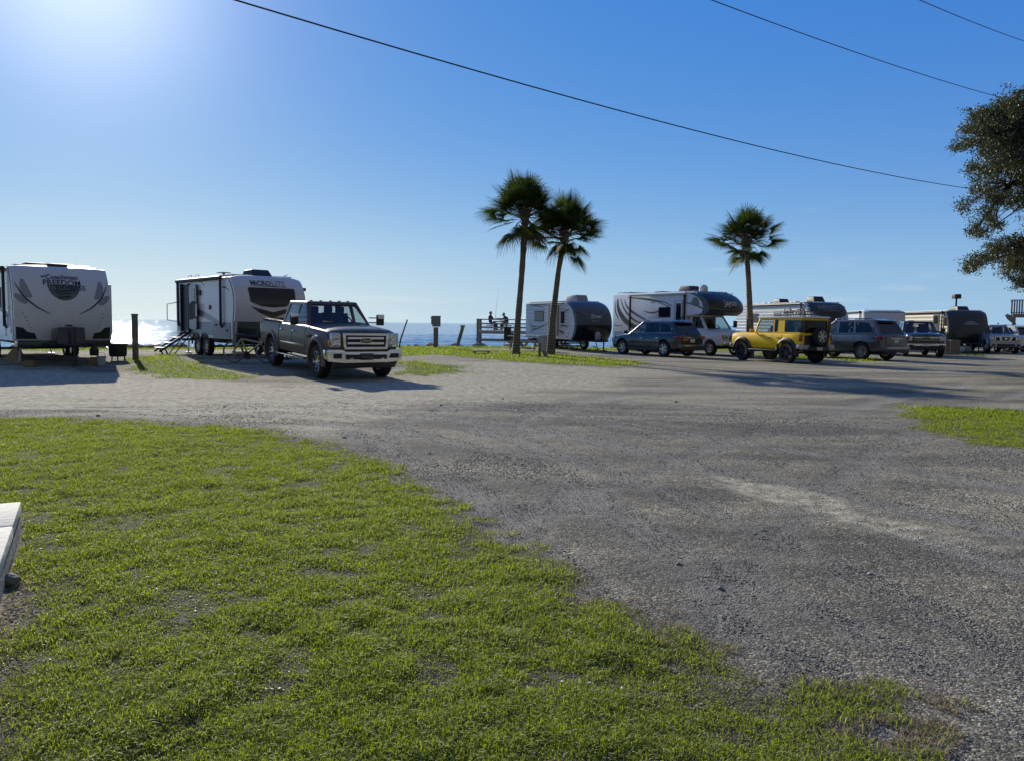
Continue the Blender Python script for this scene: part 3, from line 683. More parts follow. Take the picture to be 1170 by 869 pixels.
def corrugate(m, scale=14):
    nt = m.node_tree; b = nt.nodes['Principled BSDF']; tc = N(nt, 'ShaderNodeTexCoord'); w = N(nt, 'ShaderNodeTexWave', bands_direction='Z')
    w.inputs['Scale'].default_value = scale/6.2832*1.0; bp = N(nt, 'ShaderNodeBump'); bp.inputs['Strength'].default_value = .8; bp.inputs['Distance'].default_value = .02
    nt.links.new(tc.outputs['Object'], w.inputs['Vector']); nt.links.new(w.outputs['Fac'], bp.inputs['Height']); nt.links.new(bp.outputs[0], b.inputs['Normal'])
corrugate(M['rvside'], 9); corrugate(M['rvbeige'], 8)
def ribs(root, L, z0, z1, y, n):
    t = B()
    for k in range(n): t.box(-L/2-.3, y, z0+(z1-z0)*k/(n-1), L-.4, .012, .012)
    t.done('siding_rib', M['rvmid'], root)

# --- A: big white trailer at the left edge
W, H, L = 2.62, 3.06, 8.2
a = empty('travel_trailer', 'large white travel trailer with dark emblem on its curved nose, at the left edge', 'travel trailer')
cap = Cap([(-.03, .74), (.05, 1.2), (.05, 1.8), (-.10, 2.4), (-.36, 2.86), (-.50, 3.02), (-.64, 3.06)], W, .12, .03)
rv_common(a, cap, L, W, H, .72, (-4.4, -5.3), awn=(-7.6, -1.1))
cap.build('front_cap', M['rvfront'], a)
t = B(); t.box(-.2, 0, .63, .5, W-.1, .22); t.done('front_skirt', M['rvblack'], a, bevel=.03)
emb = mat('badge green grey', (.10, .13, .14), .4)
dk = mat('badge dark', (.02, .03, .035), .4)
half = [(-.45, 2.46), (.45, 2.46)] + [(math.cos(t_)*.43, 2.44+math.sin(t_)*.46) for t_ in [-math.pi*k/16 for k in range(1, 16)]]
cap.patch('emblem', emb, a, [(p[0]+.02, p[1]) for p in half])
for (w_, z_, h_) in ((.62, 2.28, .05), (.5, 2.2, .035), (.36, 2.1, .06)): cap.stripe('emblem_wave', dk, a, [(-w_/2+.02, z_+.02), (-.1, z_-.03), (.12, z_+.0), (w_/2+.02, z_+.03)], h_, off=.012)
cap.text('Coachmen', M['rvblack'], a, .0, 2.70, .86, bold=.006, off=.008)
cap.stripe('emblem_bird', mat('navy decal', (.01, .02, .12), .4), a, [(-.56, 2.74), (-.5, 2.70), (-.44, 2.76)], .04)
cap.text('FREEDOM', dk, a, -.02, 2.52, 1.0, bold=.006, off=.014)
cap.text('EXPRESS', dk, a, .2, 2.37, .8, size=.2, bold=.002, off=.014)
for sg in (1, -1):
    cap.patch('corner_decal', M['rvblack'], a, [(sg*1.26, .78), (sg*.74, .78), (sg*.80, .96), (sg*.98, 1.0), (sg*1.1, 1.13), (sg*1.27, 1.16)])
    cap.stripe('swoosh', M['rvdark'], a, [(sg*1.24, 2.5), (sg*1.05, 2.1), (sg*.75, 1.78), (sg*.38, 1.55)], .05)
    cap.stripe('swoosh', M['rvmid'], a, [(sg*1.05, 2.62), (sg*1.0, 2.25), (sg*.85, 2.05)], .22, off=.003)
    cap.stripe('swoosh', M['rvmid'], a, [(sg*1.27, 2.15), (sg*1.1, 2.0), (sg*.98, 1.86)], .2, off=.003)
    for k in range(5): cap.patch('marker_dot', M['rvblack'], a, [(sg*(1.08-.045*k)+.018*math.cos(q), 1.56-.11*k+.018*math.sin(q)) for q in [j*math.pi/4 for j in range(8)]], off=.005, rings=1)
tongue(a, .62)
t = B(); t.hexa([(.12, -.42, .62), (.82, -.38, .62), (.82, .38, .62), (.12, .42, .62), (.16, -.4, 1.12), (.76, -.36, 1.16), (.76, .36, 1.16), (.16, .4, 1.12)]); g_ = t.done('propane_cover', M['rvblack'], a, bevel=.06, seg=3)
bx(g_, 'knob', 'black', [(.5, 0, 1.2, .2, .16, .06)], .02)
for x_, w_ in ((-1.1, .9), (-2.6, .6)): bx(a, 'roof_vent', 'black', [(x_, .0, H+.06, w_, .55, .07)], .02)
for y_ in (.5, .9): bx(a, 'roof_vent', 'whitepaint', [(-1.6, y_, H+.07, .35, .35, .09)], .03)
ac_unit(a, -4.2, H)
for z_ in (1.55, 1.75): bx(a, 'porch_lamp', 'rvwhite', [(-.75, -W/2-.02, z_, .12, .05, .07)], .015)
panel(a, 'compartment_door', M['rvwhite'], -1.15, -.55, .95, 1.45, -W/2, .015); panel(a, 'compartment_door', M['rvwhite'], -2.6, -1.4, .85, 1.3, -W/2, .015)
side_stripe(a, 'swoosh', M['rvmid'], [(-.5, 1.0), (-1.2, 1.5), (-2.2, 1.7), (-4, 1.6)], .16, -W/2-.006)
rv_window(a, -3.2, -2.1, 1.75, 2.4, -W/2); rv_door(a, -4.1, -3.4, .85, 2.7, -W/2)
bx(a, 'slide_out', 'rvwhite', [(-3.4, W/2+.18, 1.75, 3.6, .5, 1.7)], .03)
put(a, -48, (0, -W/2), 17, 22.6); a.scale = (1, 1, .97)

# --- B: micro trailer with open steps
W, H, L = 2.62, 3.02, 5.95
b_ = empty('travel_trailer', 'white trailer with a wide dark front window, folding steps down, behind the grey brown pickup', 'travel trailer')
cap = Cap([(-.02, 1.33), (.06, 1.7), (.07, 2.15), (-.05, 2.55), (-.26, 2.86), (-.42, 2.99), (-.58, 3.02)], W, .12, .09)
rv_common(b_, cap, L, W, H, .66, (-2.95, -3.8), awn=(-5.6, -1.15))
cap.build('front_cap', M['rvfront'], b_)
t = B(); t.prism([(-.5, .5), (-.12, .5), (.0, .75), (.0, 1.33), (-.5, 1.33)], -W/2+.03, W/2-.03, lambda u, v, w: (u, w, v)); t.done('rock_guard', M['rvblack'], b_, bevel=.05)
cap.patch('front_window', M['rvglass'], b_, rpoly([(-.86, 2.56), (.88, 2.56), (.86, 2.05), (.45, 1.90), (0, 1.86), (-.45, 1.90), (-.82, 2.05)], .07), off=.018)
cap.text('MiCRO', M['rvblack'], b_, -.36, 2.72, .72, bold=.018, off=.012)
cap.text('LITE', M['rvmid'], b_, .30, 2.72, .50, bold=.004, off=.012)
cap.stripe('underline', M['rvblack'], b_, [(-.74, 2.62), (-.2, 2.625), (.2, 2.62), (.6, 2.615)], .03)
cap.patch('chin_decal', M['rvblack'], b_, [(-.8, 1.88), (-.45, 1.72), (-.05, 1.60), (.05, 1.60), (.45, 1.72), (.8, 1.88), (.5, 1.66), (.0, 1.46), (-.5, 1.66)], off=.008)
tongue(b_, .6)
t = B(); t.lathe([(.15, .6), (.16, .7), (.16, 1.0), (.08, 1.1)], 16, axis='z', c=(.35, -.18, 0)); t.lathe([(.15, .6), (.16, .7), (.16, 1.0), (.08, 1.1)], 16, axis='z', c=(.35, .18, 0)); t.done('propane_tank', M['rvblack'], b_)
ac_unit(b_, -1.25, H, L=1.0, h=.26)
t = B(); t.tube((-3.1, -.5, H), (-3.1, -.5, H+.18), .05); t.box(-3.1, -.5, H+.2, .5, .35, .03); t.done('roof_vent', M['black'], b_)
t = B()
for x_ in (-5.75, -5.0): t.path([(x_, -.9, H), (x_, -.88, H+.12), (x_+.1, -.88, H+.16), (x_+.35, -.88, H+.16), (x_+.4, -.88, H)], .018, 6)
t.path([(-1.5, 1.0, H), (-.8, .95, H+.1)], .02); t.done('roof_loop', M['steel'], b_)
t = B(); t.box(-.55, W/2+.08, 2.62, .1, .16, .05); t.box(-.5, W/2+.17, 2.58, .12, .1, .12); t.done('clearance_camera', M['black'], b_, bevel=.01)
o = panel(b_, 'doorway', M['black'], -5.15, -4.4, .95, 2.78, -W/2, .012)
t = B()
for x_ in (-5.2, -4.36): t.box(x_, -W/2-.05, 1.86, .07, .1, 1.9)
t.done('doorway_trim', M['black'], b_, bevel=.01)
dr = panel(b_, 'door', M['rvgrey'], -4.25, -3.5, 1.0, 2.75, -W/2-.05, .05, r=.15)
panel(dr, 'pane', M['rvglass'], -4.1, -3.65, 2.1, 2.6, -W/2-.1, .01, r=.12)
t = B()
rows = []
for k in range(9):
    x_ = -4.15+.62*k/8; rows.append([(x_, -W/2-.13-.025*math.sin(k*1.9), z_-.05*math.sin(k*.9)) for z_ in (2.06, 1.75, 1.42)])
t.grid(rows); t.done('hanging_bag', M['black'], dr)
t = B(); rows = [[(-3.52+.2*k/4, -W/2-.12-.02*math.sin(k*2.), z_) for z_ in (2.0, 1.75, 1.5)] for k in range(5)]; t.grid(rows); t.done('hanging_cloth', M['whitepaint'], dr)
t = B(); t.path([(-5.6, -W/2, 2.1), (-5.75, -W/2-.42, 2.0), (-5.75, -W/2-.42, 1.35), (-5.6, -W/2, 1.28)], .02, 6); t.done('grab_rail', M['steel'], b_)
st = B()
for x_ in (-5.05, -4.45): st.path([(x_, -W/2+.05, .92), (x_, -W/2-1.15, .12)], .045, 6); st.path([(x_, -W/2-.95, .25), (x_, -W/2-.85, .0)], .03, 6); st.path([(x_, -W/2+.02, .8), (x_, -W/2-.6, .02)], .02, 6)
stp = st.done('folding_steps', M['black'], b_)
for k in range(4): bx(stp, 'tread', 'black', [(-4.75, -W/2-.12-.30*k, .86-.2*k, .66, .26, .035)], .01)
side_stripe(b_, 'swoosh', M['rvgrey'], [(-4.35, 1.72), (-3.6, 1.68), (-2.6, 1.5), (-1.5, 1.28)], .24, -W/2-.006)
side_stripe(b_, 'swoosh', M['rvblack'], [(-4.3, 1.6), (-3.9, 1.45), (-3.7, 1.3)], .18, -W/2-.009)
side_stripe(b_, 'swoosh', M['rvblack'], [(-3.6, 2.88), (-3.2, 2.84), (-2.9, 2.65)], .06, -W/2-.006)
side_stripe(b_, 'swoosh', M['rvblack'], [(-1.2, 2.58), (-.9, 2.56), (-.55, 2.42)], .07, -W/2-.006)
side_stripe(b_, 'lower_band', M['rvgrey'], [(-5.8, 1.05), (-3.5, 1.05), (-1, 1.05), (-.5, 1.05)], .5, -W/2-.004, const=True)
o = panel(b_, 'compartment_door', M['rvmid'], -2.1, -.62, .72, 1.16, -W/2, .016)
panel(b_, 'compartment_door', M['rvmid'], -.6, -.5, .72, 1.16, -W/2, .016)
for x_, z_ in ((-2.35, 1.85), (-.8, 1.0), (-1.8, 1.2)): bx(b_, 'latch', 'black', [(x_, -W/2-.02, z_, .12, .04, .16 if z_ > 1.5 else .07)], .01)
bx(b_, 'marker_lamp', 'black', [(-3.3, -W/2-.03, 2.42, .14, .07, .2)], .02)
put(b_, -48, (0, -W/2), 270, 26.6); b_.scale = (1, 1, .97)
bx(b_, 'rear_window', 'rvglass', [(-L-.01, 0, 2.1, .03, 1.2, .6)], .02)

# --- C: small trailer behind the two palms
W, H, L = 2.4, 2.72, 5.1
c_ = empty('travel_trailer', 'small ribbed white trailer with rounded charcoal nose behind the two palms', 'travel trailer')
cap = Cap([(-.1, .55), (.18, .9), (.32, 1.4), (.26, 1.9), (.02, 2.35), (-.3, 2.62), (-.6, 2.74)], W, .10, .10)
rv_common(c_, cap, L, W, H, .62, (-2.2,), r=.36, body='rvside'); ribs(c_, L, .9, 2.5, -W/2-.004, 9)
cap.build('front_cap', mat('mid charcoal gelcoat', (.085, .10, .12), .4, coat=.3), c_, z0=1.42); cap.build('front_cap_lower', M['rvblack'], c_, z1=1.42)
cap.text('Zinger', M['whitepaint'], c_, .05, 1.88, .74, bold=.012, shear=.2)
cap.stripe('swoosh', M['rvmid'], c_, [(-.3, 1.68), (0, 1.62), (.35, 1.68)], .06)
for sg in (1, -1): cap.stripe('swoosh', M['rvblack'], c_, [(sg*1.18, 2.15), (sg*.85, 1.98), (sg*.6, 1.88)], .06)
tongue(c_, .55)
t = B(); t.lathe([(.14, .62), (.15, .7), (.15, .95), (.07, 1.05)], 16, axis='z', c=(.55, 0, 0)); t.done('propane_tank', M['ceramic'], c_)
t = B(); t.hexa([(-2.1, -.4, H), (-.9, -.4, H), (-.9, .4, H), (-2.1, .4, H), (-2.0, -.36, H+.38), (-1.05, -.36, H+.38), (-1.05, .36, H+.38), (-2.0, .36, H+.38)]); t.done('air_conditioner', M['acgrey'], c_, bevel=.06)
rv_window(c_, -4.1, -3.1, 1.6, 2.2, -W/2); rv_window(c_, -1.3, -.95, 1.5, 2.15, -W/2)
o = panel(c_, 'doorway', M['black'], -2.2, -1.55, .8, 2.5, -W/2, .012)
t = B(); t.box(-1.6, -W/2-.36, 1.62, .05, .66, 1.75); t.done('door', M['rvwhite'], c_, bevel=.015)
t = B(); t.tube((-4.6, -W/2-.07, H-.1), (-1.0, -W/2-.07, H-.1), .05); t.done('awning', M['acgrey'], c_)
for pts, w_ in (([(-4.7, 1.45), (-4.2, 1.3), (-3.6, 1.32)], .05), ([(-4.7, .95), (-3.7, 1.2), (-2.6, 1.5)], .07), ([(-4.6, 1.25), (-4.2, 1.18), (-3.9, 1.22)], .05), ([(-1.4, 1.35), (-1.0, 1.38), (-.5, 1.32)], .06), ([(-1.5, 1.1), (-1.0, .95), (-.6, .72)], .09), ([(-1.0, 2.15), (-.7, 2.2), (-.5, 2.22)], .05), ([(-4.5, 2.52), (-3.8, 2.5), (-3.2, 2.42)], .05)):
    side_stripe(c_, 'swoosh', M['rvdark'], pts, w_, -W/2-.016)
panel(c_, 'compartment_door', M['rvside'], -.95, -.5, .8, 1.2, -W/2, .02)
put(c_, -60, (0, -W/2), 655, 42)

# --- D: motorhome
W, H = 2.42, 3.28; LL = 8.2
d_ = empty('motorhome', 'white motorhome with brown swooshes and dark overcab behind the dark grey suv', 'motorhome')
t = B(); t.prism([(-LL, .72), (-2.2, .72), (-2.2, 2.0), (-.74, 2.12), (-.62, 2.3), (-.66, 2.85), (-.92, 3.05), (-1.35, H), (-LL, H)], -W/2, W/2, lambda u, v, w: (u, w, v)); body = t.done('body', M['rvwhite'], d_, bevel=.04)
cut = B()
for sg in (1, -1): cut.lathe([(.5, sg*(W/2-.45)), (.5, sg*(W/2+.2))], 24, c=(-5.7, 0, .45))
boolean(body, cut.done('c', M['rvwhite'])); body.data.materials.clear(); body.data.materials.append(M['rvwhite'])
cap = Cap([(-.42, 2.05), (-.10, 2.22), (.0, 2.45), (-.08, 2.75), (-.4, 3.05), (-.85, 3.24), (-1.1, 3.30)], W+.008, .28, .10)
cap.build('front_cap', M['rvdark'], d_, depth=.42)
cap.text('Jayco', M['whitepaint'], d_, .05, 2.68, .86, bold=.02)
cap.stripe('swoosh', M['rvtan'], d_, [(-1.2, 2.45), (-.6, 2.36), (.4, 2.36), (1.19, 2.46)], .04)
ov = panel(d_, 'overcab_side', M['rvwhite'], -1.4, -.75, 2.16, 2.5, -W/2-.001, .008, r=.1)
side_stripe(d_, 'swoosh', M['rvtan'], [(-2.0, 2.72), (-1.4, 2.62), (-.5, 2.36)], .10, -W/2-.012); side_stripe(d_, 'swoosh', M['rvblack'], [(-1.5, 2.6), (-1.0, 2.48), (-.5, 2.3)], .05, -W/2-.014)
t = B(); t.prism(rpoly([(-1.6, 2.62), (-.95, 2.58), (-1.1, 2.94), (-1.4, 3.0)], .06), 0, .015, lambda u, v, w: (u, -W/2-.002-w, v)); t.done('overcab_window', M['rvglass'], d_)
t = B(); t.box(-4.2, 0, H+.02, 5.6, W-.1, .05); t.done('roof', M['rvwhite'], d_, bevel=.015)
for k in range(5): bx(d_, 'roof_marker', 'amber', [(-.75, (k-2)*.42, 3.25-.03*abs(k-2)+.01, .1, .08, .04)], .01)
cab = empty('cab', None, None); cab.parent = d_
ck = [(.36, .80, .60, 1.02), (.34, .90, .55, 1.10), (.22, .96, .52, 1.2), (-.2, .99, .5, 1.27), (-.7, 1.0, .48, 1.32), (-1.2, 1.0, .46, 1.34), (-2.2, 1.0, .46, 1.34)]
make_car(cab, dict(paint=M['whitepaint'], keys=ck, crown=.05, r=.38, tw=.24, track=.86, axles=(-.42,), spokes=8, rim='chrome', doors=[(-2.0, -1.0)], mirror=1,
        gh=dict(x=(-.62, -1.28, -2.1, -2.18), zb=1.32, zr=2.1, wb=.92, wt=.80, seats=(-1.6,), side=[[(-.88, 1.38), (-1.3, 1.98), (-1.85, 1.98), (-1.9, 1.38)]], rglass='glass')))
add_wheels(d_, (-5.7,), W/2-.18, .40, .26, n=8, rim='chrome')
bx(cab, 'grille', 'chrome', [(.38, 0, .92, .06, .95, .30)], .03); bx(cab, 'grille_slot', 'black', [(.415, 0, .84+.075*k, .02, .86, .035) for k in range(4)], .005)
for sg in (1, -1):
    bx(cab, 'headlight', 'lamp', [(.36, sg*.66, .95, .07, .28, .24)], .03); bx(cab, 'indicator', 'amber', [(.33, sg*.84, .95, .08, .07, .22)], .02)
    bx(cab, 'wing_mirror', 'black', [(-.85, sg*1.26, 1.62, .1, .2, .36), (-.85, sg*1.1, 1.5, .04, .3, .03)], .03)
bx(cab, 'front_bumper', 'chrome', [(.42, 0, .62, .16, 1.9, .18)], .04)
bx(cab, 'emblem', 'blackgloss', [(.43, 0, .96, .02, .2, .09)], .02)
ac_unit(d_, -3.0, H+.04, L=1.1, h=.34)
t = B(); t.lathe([(.2, 0), (.24, .1), (.22, .28), (.12, .38), (.01, .4)], 20, axis='z', c=(-1.65, -.3, H)); t.done('satellite_dome', M['rvwhite'], d_)
bx(d_, 'roof_vent', 'black', [(-5.2, 0, H+.09, .8, .6, .12)], .03)
t = B()
for x_ in (-8.1, -7.6, -7.1): t.path([(x_, -.9, H), (x_, -.9, H+.14), (x_, .9, H+.14), (x_, .9, H)], .018, 6)
t.done('roof_rack', M['steel'], d_)
t = B(); t.tube((-6.5, -W/2-.09, H-.06), (-1.9, -W/2-.09, H-.06), .075, n=14); aw = t.done('awning', M['rvwhite'], d_)
for x_ in (-6.5, -2.0): bx(aw, 'awning_arm', 'black', [(x_, -W/2-.08, 2.2, .08, .09, 2.0)], .01)
rv_window(d_, -4.1, -3.15, 1.95, 2.5, -W/2); dd = rv_door(d_, -2.8, -2.2, 1.0, 2.85, -W/2)
panel(dd, 'pane', M['rvglass'], -2.68, -2.32, 1.6, 2.2, -W/2-.03, .01)
bx(d_, 'porch_lamp', 'rvwhite', [(-4.6, -W/2-.04, 2.78, .25, .1, .1)], .03)
for pts, w_, m_ in (([(-7.75, 3.05), (-7.7, 2.5), (-7.2, 1.9), (-6.3, 1.45), (-5.0, 1.2)], .34, 'rvtan'), ([(-7.5, 3.1), (-7.1, 2.4), (-6.2, 1.8), (-5.0, 1.5)], .12, 'rvtan'), ([(-8.0, 2.9), (-7.95, 2.3), (-7.6, 1.8)], .10, 'rvtan'),
                   ([(-6.9, 3.1), (-5.6, 3.0), (-4.2, 2.8), (-3.0, 2.4)], .1, 'rvmid'), ([(-7.1, 3.0), (-6.8, 2.5), (-5.6, 1.95), (-4.2, 1.55)], .14, 'rvmid'), ([(-5.4, 2.3), (-4.6, 2.2), (-3.9, 2.35), (-3.2, 2.6)], .10, 'rvtan'),
                   ([(-6.0, 3.05), (-4.8, 2.95), (-3.6, 2.75), (-2.9, 2.5)], .07, 'rvtan'), ([(-8.1, 1.6), (-7.8, 1.45), (-7.2, 1.5)], .06, 'rvmid')):
    side_stripe(d_, 'swoosh', M[m_], pts, w_, -W/2-.006)
for x_ in (-7.6, -6.6, -4.6): panel(d_, 'compartment_door', M['rvwhite'], x_-.4, x_+.4, .8, 1.15, -W/2, .016)
bx(d_, 'rear_bumper', 'black', [(-LL-.1, 0, .6, .18, 2.2, .2)], .04)
t = B(); t.box(-4.6, 0, .55, 6.5, 1.6, .2); t.done('chassis', M['black'], d_)
put(d_, -60, (-LL, -W/2), 699, 46)

# --- E: trailer behind the yellow car
W, H, L = 2.65, 3.05, 9.0
e_ = empty('travel_trailer', 'white ribbed trailer with black front window under a charcoal brow, behind the yellow off roader', 'travel trailer')
cap = Cap([(-.05, .74), (.08, 1.2), (.10, 1.8), (.0, 2.3), (-.22, 2.7), (-.5, 2.98), (-.75, 3.07)], W, .16, .12)
rv_common(e_, cap, L, W, H, .7, (-4.6, -5.5), awn=(-7.4, -1.0), body='rvside'); ribs(e_, L, 1.0, 2.8, -W/2-.004, 9)
cap.build('front_cap', M['rvfront'], e_)
cap.patch('brow', M['rvdark'], e_, rpoly([(-1.28, 3.0), (-1.1, 3.04), (1.1, 3.0), (1.25, 2.9), (1.28, 2.45), (1.0, 2.2), (-.9, 2.2), (-1.15, 2.4)], .06), off=.008, rings=8)
cap.patch('front_window', M['rvglass'], e_, rpoly([(-.75, 2.46), (.78, 2.44), (.74, 1.88), (.3, 1.80), (-.3, 1.80), (-.66, 1.9)], .06), off=.02)
cap.text('INFINITY', M['rvmid'], e_, -.05, 2.72, 1.35, bold=.012, off=.02); cap.stripe('underline', M['rvmid'], e_, [(-.7, 2.55), (0, 2.55), (.75, 2.54)], .03, off=.02)
for z_ in (2.1, 1.98): cap.stripe('swoosh', M['rvblack'], e_, [(.78, z_), (.95, z_+.03), (1.1, z_+.04)], .05, off=.012)
ac_unit(e_, -1.6, H+.03, m='acblack', L=1.0, h=.36); ac_unit(e_, -5.4, H+.03, L=.95, h=.32)
bx(e_, 'slide_out', 'rvgrey', [(-2.6, W/2+.22, 1.85, 2.8, .62, 2.0)], .03)
rv_window(e_, -4.0, -3.2, 1.9, 2.4, -W/2); rv_door(e_, -2.9, -2.25, .95, 2.7, -W/2); rv_window(e_, -6.8, -6.0, 1.8, 2.4, -W/2)
for x_ in (-6.9, -6.2, -3.6, -3.2): bx(e_, 'roof_vent', 'rvwhite', [(x_, -.3, H+.08, .32, .32, .12)], .03)
tongue(e_, .6)
put(e_, -77, (0, -W/2), 925, 46.8)

# --- F: trailer mostly hidden
W, H, L = 2.6, 2.72, 6.5
f_ = empty('travel_trailer', 'plain white trailer of which only the top shows over the slate grey suv', 'travel trailer')
cap = Cap([(-.03, .74), (.02, 1.4), (.02, 2.0), (-.08, 2.5), (-.18, 2.68), (-.5, 2.74)], W, .10, .08)
rv_common(f_, cap, L, W, H, .7, (-3.2, -4.0), awn=(-5.8, -.9))
cap.build('front_cap', M['rvfront'], f_); cap.patch('brow', M['rvdark'], f_, [(-1.26, 2.62), (1.26, 2.6), (1.26, 2.56), (-1.26, 2.58)], off=.006)
for y0, y1 in ((-.55, -.02), (.05, .66)): cap.patch('decal', M['rvdark'], f_, [(y0, 2.0), (y1, 2.0), (y1-.03, 1.88), (y0+.03, 1.88)])
tongue(f_, .6)
put(f_, -101, (0, -W/2), 985.5, 52.5)

# --- G: beige trailer far right
W, H, L = 2.5, 2.72, 7.6
g_ = empty('travel_trailer', 'beige trailer with smooth charcoal nose and a pole on its roof, beside the silver pickup', 'travel trailer')
cap = Cap([(-.05, .62), (.05, 1.0), (.06, 1.6), (-.05, 2.1), (-.22, 2.5), (-.42, 2.7), (-.6, 2.74)], W, .3, .10)
rv_common(g_, cap, L, W, H, .7, (-3.4, -4.3), awn=(-6.9, -1.0), body='rvbeige')
cap.build('front_cap', M['rvdark'], g_, z0=1.25); cap.build('front_cap_lower', M['rvblack'], g_, z1=1.25)
for z_, w_, y_ in ((1.98, .62, 0), (1.9, .9, 0.05), (1.83, 1.0, 0.05)): cap.stripe('emblem_line', M['rvmid'], g_, [(-w_/2+y_, z_), (0, z_+.01), (w_/2+y_, z_)], .06)
for pts, w_ in (([(-1.0, 2.6), (-.7, 2.3), (-.5, 1.9)], .12), ([(-1.0, 1.5), (-.8, 1.2), (-.5, 1.0)], .12), ([(-3.4, 2.55), (-2.4, 2.62), (-1.4, 2.6)], .05), ([(-1.2, 1.3), (-.9, .95), (-.55, .8)], .1)): side_stripe(g_, 'swoosh', M['rvblack'], pts, w_, -W/2-.006)
rv_window(g_, -.85, -.5, 1.7, 2.3, -W/2); rv_door(g_, -2.3, -1.5, .85, 2.5, -W/2, m='rvdark'); rv_window(g_, -6.0, -5.2, 1.7, 2.1, -W/2)
ac_unit(g_, -1.5, H, L=1.2, h=.3)
t = B(); t.tube((-1.55, -.2, H+.25), (-1.55, -.2, H+.9), .06); t.box(-1.55, -.2, H+.95, .42, .42, .3); t.done('roof_pole', M['black'], g_, bevel=.03)
tongue(g_, .6)
put(g_, -93, (0, -W/2), 1084, 50)
# ------------------------------------------------------------------ props
def at(px, py): return G(px, py)
def post(name, label, cat, px, yb, yt, wpx, m, lean=(0, 0), round_=True, group=None, D=None):
    g = at(px, yb) if D is None else GD(px, D); d = g.y; h = (yb-yt)/F*d; r = wpx/2/F*d
    t = B()
    if round_: t.path([(0, 0, -.4), (lean[0]*.3, 0, h*.3), (lean[0], lean[1], h)], [r*1.05, r, r*.92], 12)
    else: t.box(0, 0, h/2-.2, r*2, r*2, h+.4)
    o = t.done(name, M[m] if isinstance(m, str) else m, None, bevel=0 if round_ else .01); o.location = g; tag(o, label, cat, group); return o, g, h, r
o, g, h, r = post('wooden_post', 'single square timber post standing before the glittering water between two campers', 'post', 155, 411, 360.5, 5, 'wood', round_=False)
bx(o, 'post_cap', 'wood', [(0, 0, h+.02, r*2.3, r*2.3, .05)], .01)
# utility pedestal
u, g, h, r = post('utility_post', 'grey meter box on a square post by the shore, right of the pickup', 'utility post', 497.5, 403.5, 380, 5, 'wood', round_=False, D=41)
bx(u, 'meter_box', 'boxgrey', [(.03, -.02, 1.40, .42, .28, .54), (-.22, -.02, 1.42, .05, .22, .36)], .02); bx(u, 'box_lid', 'boxgrey', [(.03, -.04, 1.68, .46, .34, .04)], .01)
bx(u, 'lamp', 'ceramic', [(-.24, -.02, 1.62, .09, .12, .08)], .02)
o, *_ = post('mooring_post', 'short round piling leaning to the right at the water edge', 'piling', 521, 400, 375, 4.2, 'stone', lean=(.36, 0), D=44.6)
bx(o, 'post_cap', 'ceramic', [(.36, 0, 1.32, .26, .24, .14)], .03)
o, *_ = post('thin_pole', 'thin dark pole leaning right beside the pickup headlight', 'pole', 454, 402, 369.5, 1.7, 'black', lean=(.5, 0), D=40)
g = at(550, 404.5); t = B()
for k in range(3): t.box(0, k*.2-.2, .13, .75, .17, .05)
for sx in (-.3, .3): t.box(sx, 0, .05, .07, .55, .11)
o = t.done('plank_platform', M['woodgrey'], bevel=.008); o.location = g; tag(o, 'low pale wooden pallet lying on the grass below the pier', 'pallet')
# tub beside left camper
g = at(135, 412); t = B(); t.lathe([(.01, .0), (.24, .0), (.27, .1), (.27, .36), (.30, .38), (.30, .42), (.26, .42), (.24, .1), (.01, .1)], 20, axis='z')
o = t.done('fire_tub', M['black'], smooth=40); o.location = g; tag(o, 'low black round tub on short legs between camper and timber post', 'tub')
t = B()
for k in range(3): t.tube((math.cos(k*2.1)*.22, math.sin(k*2.1)*.22, -.14), (math.cos(k*2.1)*.2, math.sin(k*2.1)*.2, .05), .02)
q = t.done('leg', M['black'], o); o.location.z += .13
# items under the camper
def item(name, label, cat, px, py, fn, m, bev=.01):
    t = B(); fn(t); o = t.done(name, M[m], bevel=bev); o.location = at(px, py); tag(o, label, cat); return o
o = item('leveling_block', 'yellow brown block lying in front of the left camper', 'block', 35, 418, lambda t: (t.box(0, 0, .06, .3, .25, .12), t.box(0, 0, .15, .26, .2, .07)), 'ochre')
o = item('leveling_block', 'square yellow brown block right of the hitch of the left camper', 'block', 108, 416, lambda t: (t.box(0, 0, .09, .26, .22, .18), t.box(0, 0, .2, .2, .18, .06)), 'ochre')
o = item('jerry_can', 'black rounded can standing on a block at the left camper', 'can', 108, 415.4, lambda t: (t.lathe([(.01, 0), (.11, 0), (.13, .05), (.13, .2), (.06, .27), (.05, .32), (.01, .32)], 16, axis='z')), 'black', 0); o.location.z += .26
o = item('bucket', 'small white bucket in the shade of the left camper', 'bucket', 116, 416.5, lambda t: (t.lathe([(.01, 0), (.1, 0), (.13, .24), (.14, .25), (.14, .27), (.12, .27), (.09, .03), (.01, .03)], 18, axis='z')), 'ceramic', 0)
t = B(); t.path([(-.13, 0, .25), (-.08, 0, .38), (.08, 0, .38), (.13, 0, .25)], .006, 5); t.done('handle', M['steel'], o)
o = item('wheel_chock', 'pale wedge shaped board leaning on the tyre of the left camper', 'wedge', 15, 413, lambda t: t.hexa([(-.3, -.1, 0), (.35, -.1, 0), (.35, .1, 0), (-.3, .1, 0), (.05, -.08, .42), (.2, -.08, .42), (.2, .08, .42), (.05, .08, .42)]), 'tanplastic')
